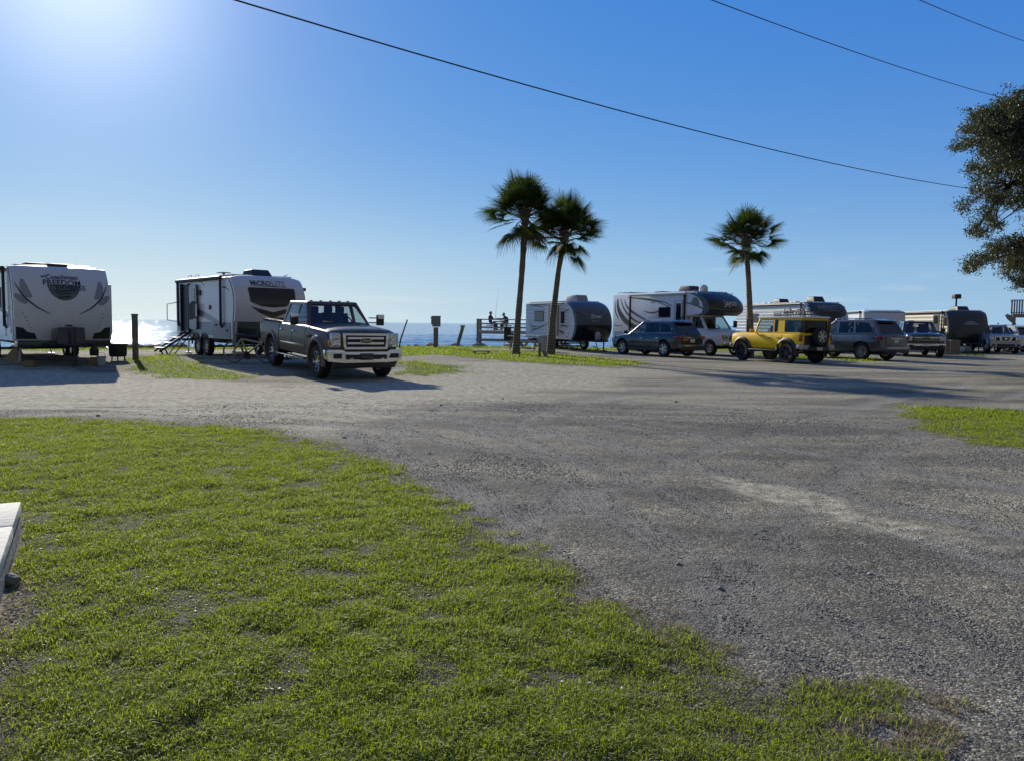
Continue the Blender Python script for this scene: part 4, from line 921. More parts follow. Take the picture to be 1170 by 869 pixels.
# bicycle
bk = empty('bicycle', 'olive city bicycle leaning in front of the camper beside the pickup', 'bicycle')
wm = B(); wm.lathe([(.33, -.02), (.35, 0), (.33, .02), (.31, .0)], 32, closed=True); wm = wm.mesh('tyre')
rmz = B(); rmz.lathe([(.312, -.012), (.312, .012), (.295, .012), (.295, -.012)], 32, closed=True); rmz.lathe([(.03, -.04), (.03, .04)], 10)
for k in range(16): rmz.tube((0, 0, 0), (math.cos(k*math.pi/8)*.3, 0, math.sin(k*math.pi/8)*.3), .0025, n=4)
rmz = rmz.mesh('rim')
for x in (-.53, .53):
    o = mkobj('wheel', wm, mat('pale tyre', (.2, .18, .15), .8) if x < 0 else M['rubber'], bk); o.location = (x, 0, .35); mkobj('rim', rmz, M['steel'], o)
t = B(); P = dict(r=(-.53, 0, .35), bb=(-.08, 0, .30), st=(-.24, 0, .78), hd=(.36, 0, .80), hb=(.40, 0, .66), f=(.53, 0, .35))
for a_, b2 in (('bb', 'st'), ('bb', 'hb'), ('st', 'hb'), ('r', 'bb'), ('r', 'st'), ('hd', 'hb'), ('hb', 'f')): t.path([P[a_], P[b2]], .028, 8)
t.done('frame', M['olive'], bk)
bx(bk, 'saddle', 'black', [(-.26, 0, .90, .26, .15, .06), (-.25, 0, .83, .03, .03, .14)], .02)
t = B(); t.path([(.36, 0, .8), (.33, 0, .98), (.33, .2, 1.02), (.15, .3, 1.0)], .014, 6); t.path([(.33, 0, .98), (.33, -.2, 1.02), (.15, -.3, 1.0)], .014, 6); t.done('handlebar', M['black'], bk)
t = B(); t.lathe([(.09, -.01), (.09, .01)], 16, c=(-.08, -.04, .3)); t.box(-.02, -.1, .2, .17, .02, .03); t.box(-.1, .1, .42, .17, .02, .03); t.box(-.02, -.14, .16, .1, .08, .02); t.done('crank', M['black'], bk)
g = GD(285.5, 24.6); bk.location = g; bk.rotation_euler = (R(9), 0, R(-4))

# ---- pier with railing
pier = empty('pier', 'weathered timber pier with post and rail sides over the water edge', 'pier', loc=(0, 0, 0))
X0, X1, Y0, Y1, ZD = -2.35, 3.6, 51.0, 55.5, 1.02
t = B()
for k in range(22): t.box((X0+X1)/2, Y0+.1+k*.205, ZD-.025, X1-X0, .19, .05)
t.box((X0+X1)/2, Y0-.03, ZD-.1, X1-X0, .05, .2); t.done('deck', M['woodgrey'], pier)
for x in (X0+.05, -.1+.0, 1.9, X1-.1):
    for y in (Y0+.05, Y1-.3):
        bx(pier, 'post', 'wood', [(x, y, (-1.7+1.78)/2 if abs(x-X0) < .2 or x > 1 else (-1.7+ZD)/2, .17, .17, 3.48 if abs(x-X0) < .2 or x > 1 else 1.7+ZD)], .01)
for z, h_ in ((1.78, .05), (1.50, .09), (1.24, .09)):
    bx(pier, 'rail', 'woodgrey', [((X0+X1)/2, Y0, z, X1-X0+.1, .14 if z > 1.7 else .04, h_)], .006); bx(pier, 'rail', 'woodgrey', [((X0+X1)/2, Y1-.1, z, X1-X0, .04, h_)], .006)
    bx(pier, 'rail', 'woodgrey', [(X0, (Y0+Y1)/2, z, .04, Y1-Y0, h_)], .006)
bx(pier, 'cross_beam', 'wood', [((X0+X1)/2-.2, Y0+.0, .42, X1-X0-.3, .1, .16)], .01)
t = B(); t.path([(1.9-.6, Y0-.2, ZD-.05), (.75, Y0-1.2, -.1)], .09, 6); t.path([(2.3, Y0-.1, ZD), (2.3, Y0-1.4, -.1)], .08, 6); t.done('brace', M['wood'], pier)
# bench on the pier
bn = empty('bench', 'dark bench standing on the pier between the two anglers', 'bench', loc=(-.85, 53.0, ZD))
bx(bn, 'seat', 'wood', [(0, 0, .62, 1.0, .5, .08), (.05, .2, .8, .7, .05, .12)], .01)
for sx in (-.4, .4): bx(bn, 'leg', 'wood', [(sx, 0, .3, .09, .4, .6)], .01)
# seated anglers
def person(label, loc, rz, pose, cm, hat=None):
    root = empty('person', label, 'person', loc=loc, rz=rz)
    V, E_, Rr = pose
    me = bpy.data.meshes.new('body'); me.from_pydata(V, E_, []); o = bpy.data.objects.new('body', me); COL.objects.link(o)
    md = o.modifiers.new('s', 'SKIN'); 
    for i, r_ in enumerate(Rr): me.skin_vertices[0].data[i].radius = (r_, r_*.85 if i in (1, 2) else r_)
    me.skin_vertices[0].data[0].use_root = True
    o.modifiers.new('u', 'SUBSURF').levels = 2; o.modifiers['u'].render_levels = 2
    bpy.context.view_layer.update(); dg = bpy.context.evaluated_depsgraph_get(); nm_ = bpy.data.meshes.new_from_object(o.evaluated_get(dg)); bpy.data.objects.remove(o)
    for p in nm_.polygons: p.use_smooth = True
    nm_.materials.clear(); b = mkobj('body', nm_, cm, root)
    hd = Vector(V[4]); t = B(); t.ball(hd+Vector((0, .0, .02)), .105, 3, (.82, .95, 1.12)); t.ball(hd+Vector((0, -.105, 0)), .018, 1); t.ball(hd+Vector((.088, 0, 0)), .022, 1, (.5, 1, 1.3)); t.ball(hd+Vector((-.088, 0, 0)), .022, 1, (.5, 1, 1.3))
    t.done('head', M['skin'], root)
    t = B(); t.ball(hd+Vector((0, .015, .06)), .112, 2, (.88, .95, .85)); t.done('hair' if not hat else 'cap', hat or M['black'], root)
    if hat: pass
    return root
V = [(0, 0, .5), (0, .0, .68), (0, -.02, .92), (0, -.03, 1.04), (0, -.04, 1.17), (.19, -.02, .96), (.25, -.16, .76), (.14, -.36, .80), (-.19, -.02, .96), (-.25, -.14, .75), (-.12, -.34, .84), (.1, -.1, .49), (.13, -.44, .5), (.13, -.46, .1), (.13, -.58, .04), (-.1, -.1, .49), (-.13, -.44, .5), (-.13, -.44, .1), (-.13, -.56, .04)]
E1 = [(0, 1), (1, 2), (2, 3), (3, 4), (2, 5), (5, 6), (6, 7), (2, 8), (8, 9), (9, 10), (0, 11), (11, 12), (12, 13), (13, 14), (0, 15), (15, 16), (16, 17), (17, 18)]
R1 = [.15, .145, .16, .06, .055, .075, .05, .035, .075, .05, .035, .1, .075, .05, .04, .1, .075, .05, .04]
a1 = person('person in dark clothes sitting upright on the pier and holding a fishing rod', (-1.55, 53.0, ZD), R(70), (V, E1, R1), M['cloth1'])
def stool(loc, rz, label):
    o = empty('stool', label, 'stool', loc=loc, rz=rz); bx(o, 'seat', 'black', [(0, 0, .36, .42, .4, .05)], .01)
    for sx in (-.17, .17):
        for sy in (-.15, .15): bx(o, 'leg', 'steel', [(sx, sy, .17, .03, .03, .34)], .004)
stool((-1.55, 53.0, ZD), R(70), 'small dark stool under the upright angler on the pier')
t = B(); t.path([(.1, -.34, .8), (.06, -.42, 1.6), (.04, -.6, 2.9)], [.014, .008, .003], 5); o = t.done('fishing_rod', M['black']); o.location = (-1.55, 53.0, ZD); o.rotation_euler = (0, 0, R(70)); tag(o, 'thin fishing rod held by the angler on the pier', 'fishing rod')
V2 = [tuple(v) for v in V]; V2[2] = (0, -.16, .88); V2[1] = (0, -.04, .68); V2[3] = (0, -.24, .98); V2[4] = (0, -.33, 1.08); V2[5] = (.19, -.17, .9); V2[8] = (-.19, -.17, .9); V2[6] = (.24, -.30, .68); V2[9] = (-.24, -.30, .68); V2[7] = (.1, -.46, .66); V2[10] = (-.1, -.46, .66)
a2 = person('person bent forward on the pier next to the palm trunk', (-.35, 53.0, ZD), R(-60), (V2, E1, R1), M['cloth2'])
stool((-.35, 53.0, ZD), R(-60), 'small dark stool under the angler bent forward')
rows = [[(-.22+.11*i, -.15-.1*j, .80-.03*j+.012*math.sin(i*2+j)) for j in range(5)] for i in range(5)]
t = B(); t.grid(rows); q = t.done('towel', M['cloth3'], a2)
# cooker at the pier foot
ck_ = empty('cooker', 'dark upright cooker with side shelf on thin legs below the pier', 'cooker', loc=GD(579.5, 44.5), rz=0)
bx(ck_, 'body', 'black', [(-.02, 0, .72, .42, .42, .78)], .05); bx(ck_, 'lid', 'black', [(-.02, 0, 1.12, .46, .46, .08)], .03); bx(ck_, 'shelf', 'black', [(.42, 0, .62, .44, .4, .3)], .02)
for sx in (-.2, .16, .58): bx(ck_, 'leg', 'steel', [(sx, -.15, .17, .035, .035, .36), (sx, .15, .17, .035, .035, .36)], .004)
# picnic table and the things by the second palm
pt = empty('picnic_table', 'grey picnic table standing before the small trailer', 'picnic table', loc=GD(602, 39.5), rz=R(25))
bx(pt, 'table_top', 'woodgrey', [(0, k*.16-.32, .74, 1.9, .145, .045) for k in range(5)], .006)
for sy in (-.72, .72): bx(pt, 'bench', 'woodgrey', [(0, sy, .44, 1.9, .25, .045)], .006)
for sx in (-.7, .7):
    t = B(); t.path([(sx, -.25, .72), (sx, -.62, 0)], .035, 6); t.path([(sx, .25, .72), (sx, .62, 0)], .035, 6); t.box(sx, 0, .40, .05, 1.6, .09); t.done('leg', M['wood'], pt)
g = GD(620, 39.0); t = B(); t.lathe([(.01, 0), (.23, 0), (.28, .7), (.31, .72), (.31, .78), (.27, .78), (.22, .05), (.01, .05)], 22, axis='z'); o = t.done('trash_can', M['ceramic']); o.location = g; tag(o, 'round light grey bin between the two palm trunks', 'bin')
t = B(); t.lathe([(.02, .82), (.2, .8), (.3, .76)], 22, axis='z'); t.done('lid', M['acblack'], o)
post('stump_post', 'short upright timber post left of the second palm', 'post', 616.5, 407.8, 392, 3, 'wood', round_=False)
post('stump_post', 'stubby post leaning left against the foot of the second palm', 'post', 624, 408, 400, 4.5, 'woodgrey', lean=(-.12, 0))
bx_ = item('water_tap', 'tiny black tap on a pipe at the foot of the first palm', 'tap', 593.5, 409, lambda t: (t.tube((0, 0, 0), (0, 0, .22), .02), t.box(0, -.03, .2, .12, .05, .05)), 'black')
# barrels beside the far campers
g = GD(1081.5, 45.5); t = B(); pr = [(.01, 0), (.28, 0)]
for k in range(6): pr += [(.29, .04+k*.14), (.31, .08+k*.14), (.31, .13+k*.14)]
pr += [(.29, .88), (.01, .88)]; t.lathe(pr, 22, axis='z'); o = t.done('barrel', M['tanplastic']); o.location = g; tag(o, 'tan ribbed barrel standing at the front of the beige trailer', 'barrel')
g = GD(1087.5, 45.3); t = B()
for k in range(6): t.box(-.25+k*.1, -.25, .42, .09, .03, .8)
t.box(0, .0, .42, .56, .46, .8); t.box(0, 0, .84, .62, .56, .04); o = t.done('slatted_box', M['wood'], bevel=.006); o.location = g; tag(o, 'dark slatted timber box right next to the tan barrel', 'box')
for k, (dx, mm, lb) in enumerate(((0, 'ceramic', 'pale bundle on the ground under the nose of the beige trailer'), (.8, 'fabricgrey', 'grey sack on the ground between beige trailer and silver pickup'))):
    t = B(); t.ball((0, 0, .2), .28, 3, (1.2, .8, .8), rough=.06); o = t.done('sack', M[mm], smooth=70); o.location = GD(1096+k*8, 49); tag(o, lb, 'sack')
# raised deck of the house at the right and a closed umbrella
D = 60.0; x0 = (1152-CX)/F*D; zf = 2.62
dk_ = empty('raised_deck', 'raised timber deck with slatted railing entering at the right edge', 'deck', loc=(x0, D, 0), rz=-R(32))
t = B(); t.box(4, 1.6, zf, 8, 3.2, .24); t.done('deck', M['wood'], dk_, bevel=.01)
for x in (.22, 2.6, 5.2, 7.8):
    for y in (.1, 3): bx(dk_, 'post', 'wood', [(x, y, zf/2-.1, .2, .2, zf-.0)], .01)
t = B(); t.box(4, 0, zf+1.18, 8, .1, .07); t.box(0, 1.6, zf+1.18, .1, 3.2, .07); t.box(4, 0, zf+.22, 8, .06, .07)
rl = t.done('railing', M['wood'], dk_)
for k in range(36): bx(rl, 'baluster', 'woodgrey' if k % 4 else 'wood', [(.02+k*.165, -.03, zf+.64, .11, .03, 1.05)])
hw = empty('beach_house', 'pale boarded house beside the raised deck, beyond the right edge', 'house', loc=(x0, D, 0), rz=-R(32))
t = B(); t.box(14.5, 4.0, 3.2, 12, 8, 6.4); t.done('wall', M['rvwhite'], hw); t = B(); t.prism([(-.6, 6.4), (8.6, 6.4), (4.0, 8.6)], 8.2, 20.8, lambda u, v, w: (w, u, v)); t.done('roof', M['rvgrey'], hw)
um = empty('parasol', 'closed grey parasol leaning beside the deck above the silver pickup', 'parasol', loc=GD(1152.5, 57), rz=0)
t = B(); t.path([(.1, 0, 0), (.1, 0, 2.7)], .025, 6); t.done('pole', M['steel'], um)
t = B(); t.path([(.35, 0, 1.9), (.15, 0, 2.1), (-.15, 0, 2.42), (-.42, 0, 2.62)], [.04, .13, .2, .09], 8); t.done('canopy', M['fabricgrey'], um, smooth=20)
t = B(); t.path([(-.3, 0, 1.6), (-.95, 0, 1.95), (-1.0, 0, 2.0)], .035, 6); t.done('strut', M['black'], um)
# concrete landing lower left, slabs on rubble
ld = empty('concrete_step', 'low pale concrete landing of two slabs on rubble in the lower left corner', 'concrete step')
c1 = G(25, 604); c0 = G(-3, 700); e = (Vector((c1.x, c1.y))-Vector((c0.x, c0.y))).normalized(); nn = Vector((-e.y, e.x))
def slab(a0, a1, w, name, z0, z1, m):
    q = B(); pts = [Vector((c1.x, c1.y))-e*a0, Vector((c1.x, c1.y))-e*a1, Vector((c1.x, c1.y))-e*a1+nn*w, Vector((c1.x, c1.y))-e*a0+nn*w]
    q.prism([tuple(p) for p in pts], z0, z1, lambda u, v, w_: (u, v, w_)); q.done(name, m, ld, bevel=.012)
slab(-.02, .70, 2.0, 'slab', .12, .20, M['concrete']); slab(.708, 1.9, 2.0, 'slab', .118, .197, M['concrete']); slab(1.908, 3.2, 2.0, 'slab', .12, .2, M['concrete'])
t = B()
for k in range(60):
    a = random.uniform(.05, 3.1); p = Vector((c1.x, c1.y))-e*a+nn*random.uniform(.07, .16); t.ball((p.x, p.y, random.uniform(.02, .10)), random.uniform(.05, .085), 1, (1, 1, .75), rough=.25)
t.done('rubble_base', M['stone'], ld, smooth=20)
slab(.08, 3.1, 1.9, 'footing', -.1, .115, M['stone'])
bpy.context.view_layer.update()
p = G(10, 668); t = B(); t.ball((0, 0, .03), .055, 2, (1.1, .8, .7), rough=.15); o = t.done('loose_stone', M['stone'], smooth=20); o.location = p; tag(o, 'loose stone on the bare soil beside the concrete landing', 'stone')

# ---- shore rocks
t = B()
for k in range(900):
    x = random.uniform(-40, 45); y = float(shore_y(x))+random.uniform(-.5, 1.3); s_ = random.uniform(.10, .32)
    t.ball((x, y, tz(x, y)+s_*.2), s_, 1, (1.3, 1, .75), rough=.2)
o = t.done('shore_rocks', M['stone'], smooth=15); tag(o, 'line of grey rocks along the water edge', 'rocks', kind='stuff')

# ---- wires
wm_ = mat('wire', (.015, .015, .017), .6)
def wire(a, b, sag, label, r=.012, t0=-1.0, t1=1.35):
    pts = []
    for k in range(50):
        t_ = t0+(t1-t0)*k/49; p = a.lerp(b, t_); p.z -= sag*4*t_*(1-t_) ; pts.append(p)
    w = B(); w.path(pts, r, 6); o = w.done('power_line', wm_); tag(o, label, 'power line'); return o
wire(P3(278, 3, 13), P3(1097, 214, 34), .32, 'longest overhead power line, sagging down to the oak across the whole sky', r=.014)
wire(P3(818, 2, 20), P3(1145, 112, 34), .12, 'middle overhead power line running into the top of the oak', r=.012)
wire(P3(1055, 2, 24), P3(1170, 47, 34), .04, 'shortest overhead power line in the upper right corner', r=.012)

# ------------------------------------------------------------------ palms
def leafmat(name, c1, c2, tr, trans=.35, rough=.5):
    m, nt, b = nm(name); b.inputs['Specular IOR Level'].default_value = .5 if rough < .7 else .15; o = nt.nodes['Material Output']
    g_ = N(nt, 'ShaderNodeNewGeometry'); r_ = N(nt, 'ShaderNodeValToRGB'); r_.color_ramp.elements[0].color = (*c1, 1); r_.color_ramp.elements[1].color = (*c2, 1)
    nt.links.new(g_.outputs['Random Per Island'], r_.inputs[0]); nt.links.new(r_.outputs[0], b.inputs['Base Color']); b.inputs['Roughness'].default_value = rough
    t_ = N(nt, 'ShaderNodeBsdfTranslucent'); mx = N(nt, 'ShaderNodeMixRGB', blend_type='MULTIPLY'); mx.inputs[0].default_value = 1; mx.inputs[2].default_value = (*tr, 1)
    nt.links.new(r_.outputs[0], mx.inputs[1]); nt.links.new(mx.outputs[0], t_.inputs[0])
    s_ = N(nt, 'ShaderNodeMixShader'); s_.inputs[0].default_value = trans; nt.links.new(b.outputs[0], s_.inputs[1]); nt.links.new(t_.outputs[0], s_.inputs[2]); nt.links.new(s_.outputs[0], o.inputs[0]); return m
PALM = leafmat('palm leaf', (.032, .05, .016), (.08, .105, .032), (1.2, 1.3, .5), .32, .75)
DEAD = leafmat('dead palm leaf', (.07, .055, .03), (.11, .09, .05), (1, .9, .6), .2, .8)
def palm(label, base, pts, rad, cen, n, size, seed):
    rad = [q*.84 for q in rad]
    rn = random.Random(seed); root = empty('palm_tree', label, 'palm tree', loc=base, group=None)
    t = B(); pp = [Vector(p)-base for p in pts]; pp[0].z -= .3
    dense = []; rr = []
    for i in range(len(pp)-1):
        for k in range(8): dense.append(pp[i].lerp(pp[i+1], k/8)); rr.append((rad[i]*(1-k/8)+rad[i+1]*k/8)*(1+rn.uniform(-.05, .05)))
    dense.append(pp[-1]); rr.append(rad[-1]); t.path(dense, rr, 14)
    tr_ = t.done('trunk', M['trunk'], root, smooth=60)
    C = Vector(cen)-base; heart = pp[-1]
    boots = B()
    for k in range(46):
        a = rn.uniform(0, 6.28); z = rn.uniform(-.55, .35); p = heart+Vector((math.cos(a)*.12, math.sin(a)*.12, z)); boots.path([p, p+Vector((math.cos(a)*.13, math.sin(a)*.13, .2))], [.035, .012], 5)
    boots.done('leaf_base', M['trunk'], root)
    L_, D_, Pt = [], [], B()
    def fan(p, d, r_, dead):
        d = d.normalized(); side = d.cross(Vector((0, 0, 1)));
        if side.length < .1: side = Vector((rn.uniform(-1, 1), rn.uniform(-1, 1), 0))
        side.normalize(); up = side.cross(d).normalized(); roll = rn.uniform(-.5, .5); side, up = side*math.cos(roll)+up*math.sin(roll), up*math.cos(roll)-side*math.sin(roll)
        m_ = 34; out = D_ if dead else L_
        for k in range(m_):
            q = (k/(m_-1)-.5)*2; ang = q*R(112); ll = r_*(1-.35*abs(q)**2)*rn.uniform(.85, 1.08)
            ld_ = (d*math.cos(ang)+side*math.sin(ang)+up*(.22-.35*abs(q))*1.0).normalized(); w_ = .036*rn.uniform(.8, 1.2)*(r_/.8)
            wv = ld_.cross(up).normalized()*w_; a = p.copy(); dr = .07 if not dead else .45
            st = [a, a+ld_*ll*.45-Vector((0, 0, dr*.10*ll)), a+ld_*ll*.78-Vector((0, 0, dr*.45*ll)), a+ld_*ll*.95-Vector((0, 0, dr*1.1*ll*rn.uniform(.7, 1.4)))]
            out.append((st, wv))
    for i in range(n):
        u = (i+.5)/n; el = math.asin(max(-1, min(1, 1-1.5*u))) if u < .9 else rn.uniform(-1.2, -.7); az = i*2.39996+rn.uniform(-.3, .3)
        d = Vector((math.cos(az)*math.cos(el), math.sin(az)*math.cos(el), math.sin(el)))
        pl = size*rn.uniform(.34, .74)*(1.15 if el < 0 else 1); tip = heart + (C-heart)*.75 + d*pl + Vector((0, 0, -.06*pl if el > 0 else -.05)); mid = heart.lerp(tip, .5)+Vector((0, 0, .10*pl))
        Pt.path([heart+d*.06, mid, tip], [.02, .013, .009], 5)
        fan(tip, (tip-mid).normalized()*.8+d*.5, size*rn.uniform(.42, .58), el < -.75 and rn.random() < .35)
    Pt.done('leaf_stalk', M['trunk'], root)
    for nm_, ls, mt in (('crown', L_, PALM), ('dead_fronds', D_, DEAD)):
        if not ls: continue
        q = B(); ws = (1, 1.0, .6, .08)
        for st, wv in ls: q.grid([[st[j]-wv*ws[j]*.5*(.4 if j == 0 else 1), st[j]+wv*ws[j]*.5*(.4 if j == 0 else 1)] for j in range(4)])
        q.done(nm_, mt, root, smooth=80, recalc=False)
    sp = B()
    for k in range(3):
        a = rn.uniform(0, 6.28); d = Vector((math.cos(a), math.sin(a)*.4, .3)); e0 = heart+d*size*.4; sp.path([heart, e0, e0+d*size*.5+Vector((0, 0, .1))], .012, 4)
        for j in range(12):
            f0 = e0+d*size*.05*j; sp.path([f0, f0+Vector((rn.uniform(-.2, .2), rn.uniform(-.2, .2), rn.uniform(-.05, .28)))], .005, 3)
    sp.done('flower_stalk', M['trunk'], root)
    return root
def palm_px(label, basepx, D, trunk, cen, rpx, n, seed, rad):
    base = GD(basepx[0], D); pts = [base]+[P3(x, y, D+dy) for x, y, dy in trunk]
    palm(label, base, pts, rad, P3(cen[0], cen[1], D), n, rpx/F*D, seed)
palm_px('tallest palm of the close pair, its trunk nearly straight', (588.5, 409), 34.0, [(591.5, 370, 0), (596, 315, .1), (599, 270, .1), (600, 248, .1)], (597, 238), 46, 80, 1, [.22, .17, .15, .17, .18])
palm_px('lower palm of the close pair, its trunk leaning right', (628.5, 407.5), 35.0, [(631.5, 365, -.1), (638, 310, -.2), (643, 282, -.2), (645, 270, -.2)], (649, 262), 43, 72, 5, [.26, .17, .14, .15, .15])
palm_px('single palm rising behind the yellow off roader', (858, 402), 37.0, [(857.5, 370, 0), (855.5, 325, 0), (853.5, 290, 0), (853, 278, 0)], (853, 271), 40, 64, 9, [.2, .17, .15, .13, .13])

# ------------------------------------------------------------------ oak at the right
OAK = leafmat('oak leaf', (.04, .05, .025), (.12, .13, .065), (1.1, 1.2, .6), .25)
ok = empty('oak_tree', 'big dark live oak reaching in from the right edge', 'oak tree'); DO = 25.0
tb = Vector(((1330-CX)/F*DO, DO+1, 0)); ok.location = tb
def OP(x, y, dy=0): return P3(x, y+5, DO+dy)-tb
clumps = [(1112, 150, 15), (1100, 157, 10), (1128, 132, 17), (1150, 120, 20), (1142, 155, 22), (1168, 140, 26), (1125, 165, 12), (1195, 150, 32), (1110, 185, 9), (1122, 195, 13), (1140, 190, 16), (1165, 185, 20), (1118, 212, 9), (1135, 218, 14), (1155, 222, 14), (1108, 232, 8), (1125, 238, 10), (1180, 215, 22),
          (1112, 257, 10), (1124, 262, 8), (1140, 250, 9), (1108, 298, 10), (1122, 293, 12), (1140, 284, 15), (1160, 278, 18), (1150, 300, 12), (1168, 300, 14), (1168, 318, 9), (1158, 315, 6), (1185, 285, 26), (1210, 240, 34), (1225, 190, 38), (1215, 300, 25), (1190, 110, 22)]
for k in range(70):
    a = random.uniform(0, 6.28); q = random.uniform(.1, 1)**.5; clumps.append((1345+math.cos(a)*150*q, 190+math.sin(a)*120*q, random.uniform(20, 40)))
lv = []; rng = np.random.default_rng(3); br = B(); cc = []
for i, (x, y, r_) in enumerate(clumps):
    for k in range(3 if r_ < 16 else 5):
        dy = rng.uniform(-1.8, 1.8) if x < 1230 else rng.uniform(-3.5, 3.5); c = OP(x+rng.uniform(-.5, .5)*r_, y+rng.uniform(-.5, .5)*r_, dy); rad = r_/F*DO*rng.uniform(.52, .94); cc.append(c)
        n = int(240*(rad/.35)**2*(3.0 if x < 1230 else .5)); n = min(n, 4000)
        nt_ = max(5, int(19*(rad/.35)**2)); d = rng.normal(size=(nt_, 3)); d /= np.linalg.norm(d, axis=1)[:, None]; tw_ = np.array(c)+d*(rad*1.12*rng.uniform(.05, 1, nt_)**.55)[:, None]*np.array([1.1, 1.05, .98]); k_ = rng.integers(0, nt_, n); p = tw_[k_]+rng.normal(size=(n, 3))*np.array([.075, .075, .05])*(1+.6*rng.random(n))[:, None]; lv.append(p)
        for q_ in tw_[::3]: br.path([c, Vector(q_)], [.008, .003], 3)
P_ = np.concatenate(lv); n = len(P_)
a = rng.normal(size=(n, 3)); a /= np.linalg.norm(a, axis=1)[:, None]; b = np.cross(a, rng.normal(size=(n, 3))); b /= np.linalg.norm(b, axis=1)[:, None]
l_ = rng.uniform(.022, .05, n)[:, None]; w_ = l_*.45
vs = np.stack([P_-a*l_, P_+b*w_, P_+a*l_, P_-b*w_], 1).reshape(-1, 3)
def quads_mesh(name, vs, per, m, parent=None):
    me = bpy.data.meshes.new(name); nv = len(vs); nf = nv//per
    me.vertices.add(nv); me.vertices.foreach_set('co', vs.astype(np.float32).ravel()); me.loops.add(nv); me.loops.foreach_set('vertex_index', np.arange(nv, dtype=np.int32))
    me.polygons.add(nf); me.polygons.foreach_set('loop_start', np.arange(0, nv, per, dtype=np.int32)); me.polygons.foreach_set('loop_total', np.full(nf, per, dtype=np.int32)); me.update(calc_edges=True); me.validate()
    return mkobj(name, me, m, parent)
quads_mesh('crown', vs, 4, OAK, ok)
t = B(); t.path([(0, 0, -.3), (0, 0, 1.2), (-.3, .1, 2.4), (-.4, .1, 3.2)], [.55, .42, .36, .3], 12); t.done('trunk', M['bark'], ok, smooth=60)
fork = Vector((-.4, .1, 3.1)); hubs = [fork, OP(1290, 200), OP(1235, 190, .5), OP(1225, 260, -.5), OP(1300, 120), OP(1200, 160, 0), OP(1180, 215, .3), OP(1195, 285, -.3), OP(1155, 205, .2), OP(1160, 160, .2), OP(1400, 160, 1), OP(1430, 220, -1)]
par = [None, 0, 1, 1, 1, 2, 2, 3, 6, 5, 0, 0]; hr = [.3, .22, .13, .13, .15, .09, .09, .08, .05, .055, .15, .15]
for i in range(1, len(hubs)):
    a_, b2 = hubs[par[i]], hubs[i]; m_ = a_.lerp(b2, .5)+Vector((random.uniform(-.2, .2), random.uniform(-.2, .2), random.uniform(-.1, .35))); br.path([a_, m_, b2], [hr[par[i]]*.8, (hr[par[i]]+hr[i])/2, hr[i]], 8)
for c in cc:
    h_ = min(hubs, key=lambda q: (q-c).length); m_ = h_.lerp(c, .5)+Vector((random.uniform(-.15, .15), random.uniform(-.15, .15), random.uniform(-.1, .2))); br.path([h_, m_, c], [.04, .022, .008], 5)
br.done('limbs', M['bark'], ok, smooth=60)
# ------------------------------------------------------------------ ground masks
rs = np.random.RandomState(11); LAT = rs.rand(256, 256)
def vn(x, y, s, o=0):
    x = np.asarray(x)*s+o*17.3+100; y = np.asarray(y)*s+o*7.7+100; xi = np.floor(x).astype(int); yi = np.floor(y).astype(int); fx = x-xi; fy = y-yi; fx = fx*fx*(3-2*fx); fy = fy*fy*(3-2*fy)
    g = lambda i, j: LAT[(xi+i) % 256, (yi+j) % 256]
    return (g(0, 0)*(1-fx)+g(1, 0)*fx)*(1-fy)+(g(0, 1)*(1-fx)+g(1, 1)*fx)*fy
def fbm(x, y, s, o=0, n=4): 
    r = 0; a = .5; t = 0
    for k in range(n): r = r+a*vn(x, y, s*2**k, o+k); t += a; a *= .55
    return r/t
def sdp(x, y, poly):
    P = np.array(poly); d2 = np.full(x.shape, 1e18); ins = np.zeros(x.shape, bool); n = len(P)
    for i in range(n):
        a = P[i]; b = P[(i+1) % n]; e = b-a; wx = x-a[0]; wy = y-a[1]; t = np.clip((wx*e[0]+wy*e[1])/(e@e+1e-12), 0, 1)
        d2 = np.minimum(d2, (wx-e[0]*t)**2+(wy-e[1]*t)**2)
        c = ((a[1] > y) != (b[1] > y)) & (x < (b[0]-a[0])*(y-a[1])/(b[1]-a[1]+1e-12)+a[0]); ins ^= c
    d = np.sqrt(d2); return np.where(ins, d, -d)
def GP(pts): return [tuple(G(*p)[:2]) for p in pts]
near = GP([(-500, 474), (-200, 476), (0, 478), (60, 477), (150, 481), (220, 486), (290, 493), (350, 502), (400, 513), (440, 523), (462, 538), (478, 560), (520, 590), (560, 610), (610, 638), (680, 681), (740, 704), (800, 733), (860, 763), (900, 779), (960, 778), (1010, 786), (1025, 806), (1030, 835), (1050, 869), (1075, 960)])
near += [(1.3, 1.2), (1.5, -6), (-14, -6), (-22, 6)]
GR = [(near, .42, .62)]
GR.append((GP([(1022, 464), (1080, 464), (1170, 466), (1400, 474), (1400, 560), (1170, 512), (1100, 502), (1052, 487)]), .5, .8))
GR.append((GP([(136, 411), (195, 404), (216, 410), (262, 424), (290, 431), (262, 436), (185, 432), (150, 425)]), .7, 1.0))
GR.append((GP([(452, 399), (540, 400), (620, 402), (640, 405), (700, 410), (752, 416), (700, 419), (620, 416), (560, 411), (500, 406), (452, 407)]), .8, 1.0))
GR.append((GP([(452, 412), (500, 415), (545, 424), (490, 429), (452, 428)]), .7, 1.2))
GR.append((GP([(860, 404), (945, 407), (940, 412), (865, 409)]), .7, 1.0))
GR.append((GP([(955, 407), (1008, 410), (1005, 414), (958, 412)]), .6, 1.0))
GR.append((GP([(1088, 400), (1135, 404), (1128, 408), (1085, 405)]), .7, 1.0))
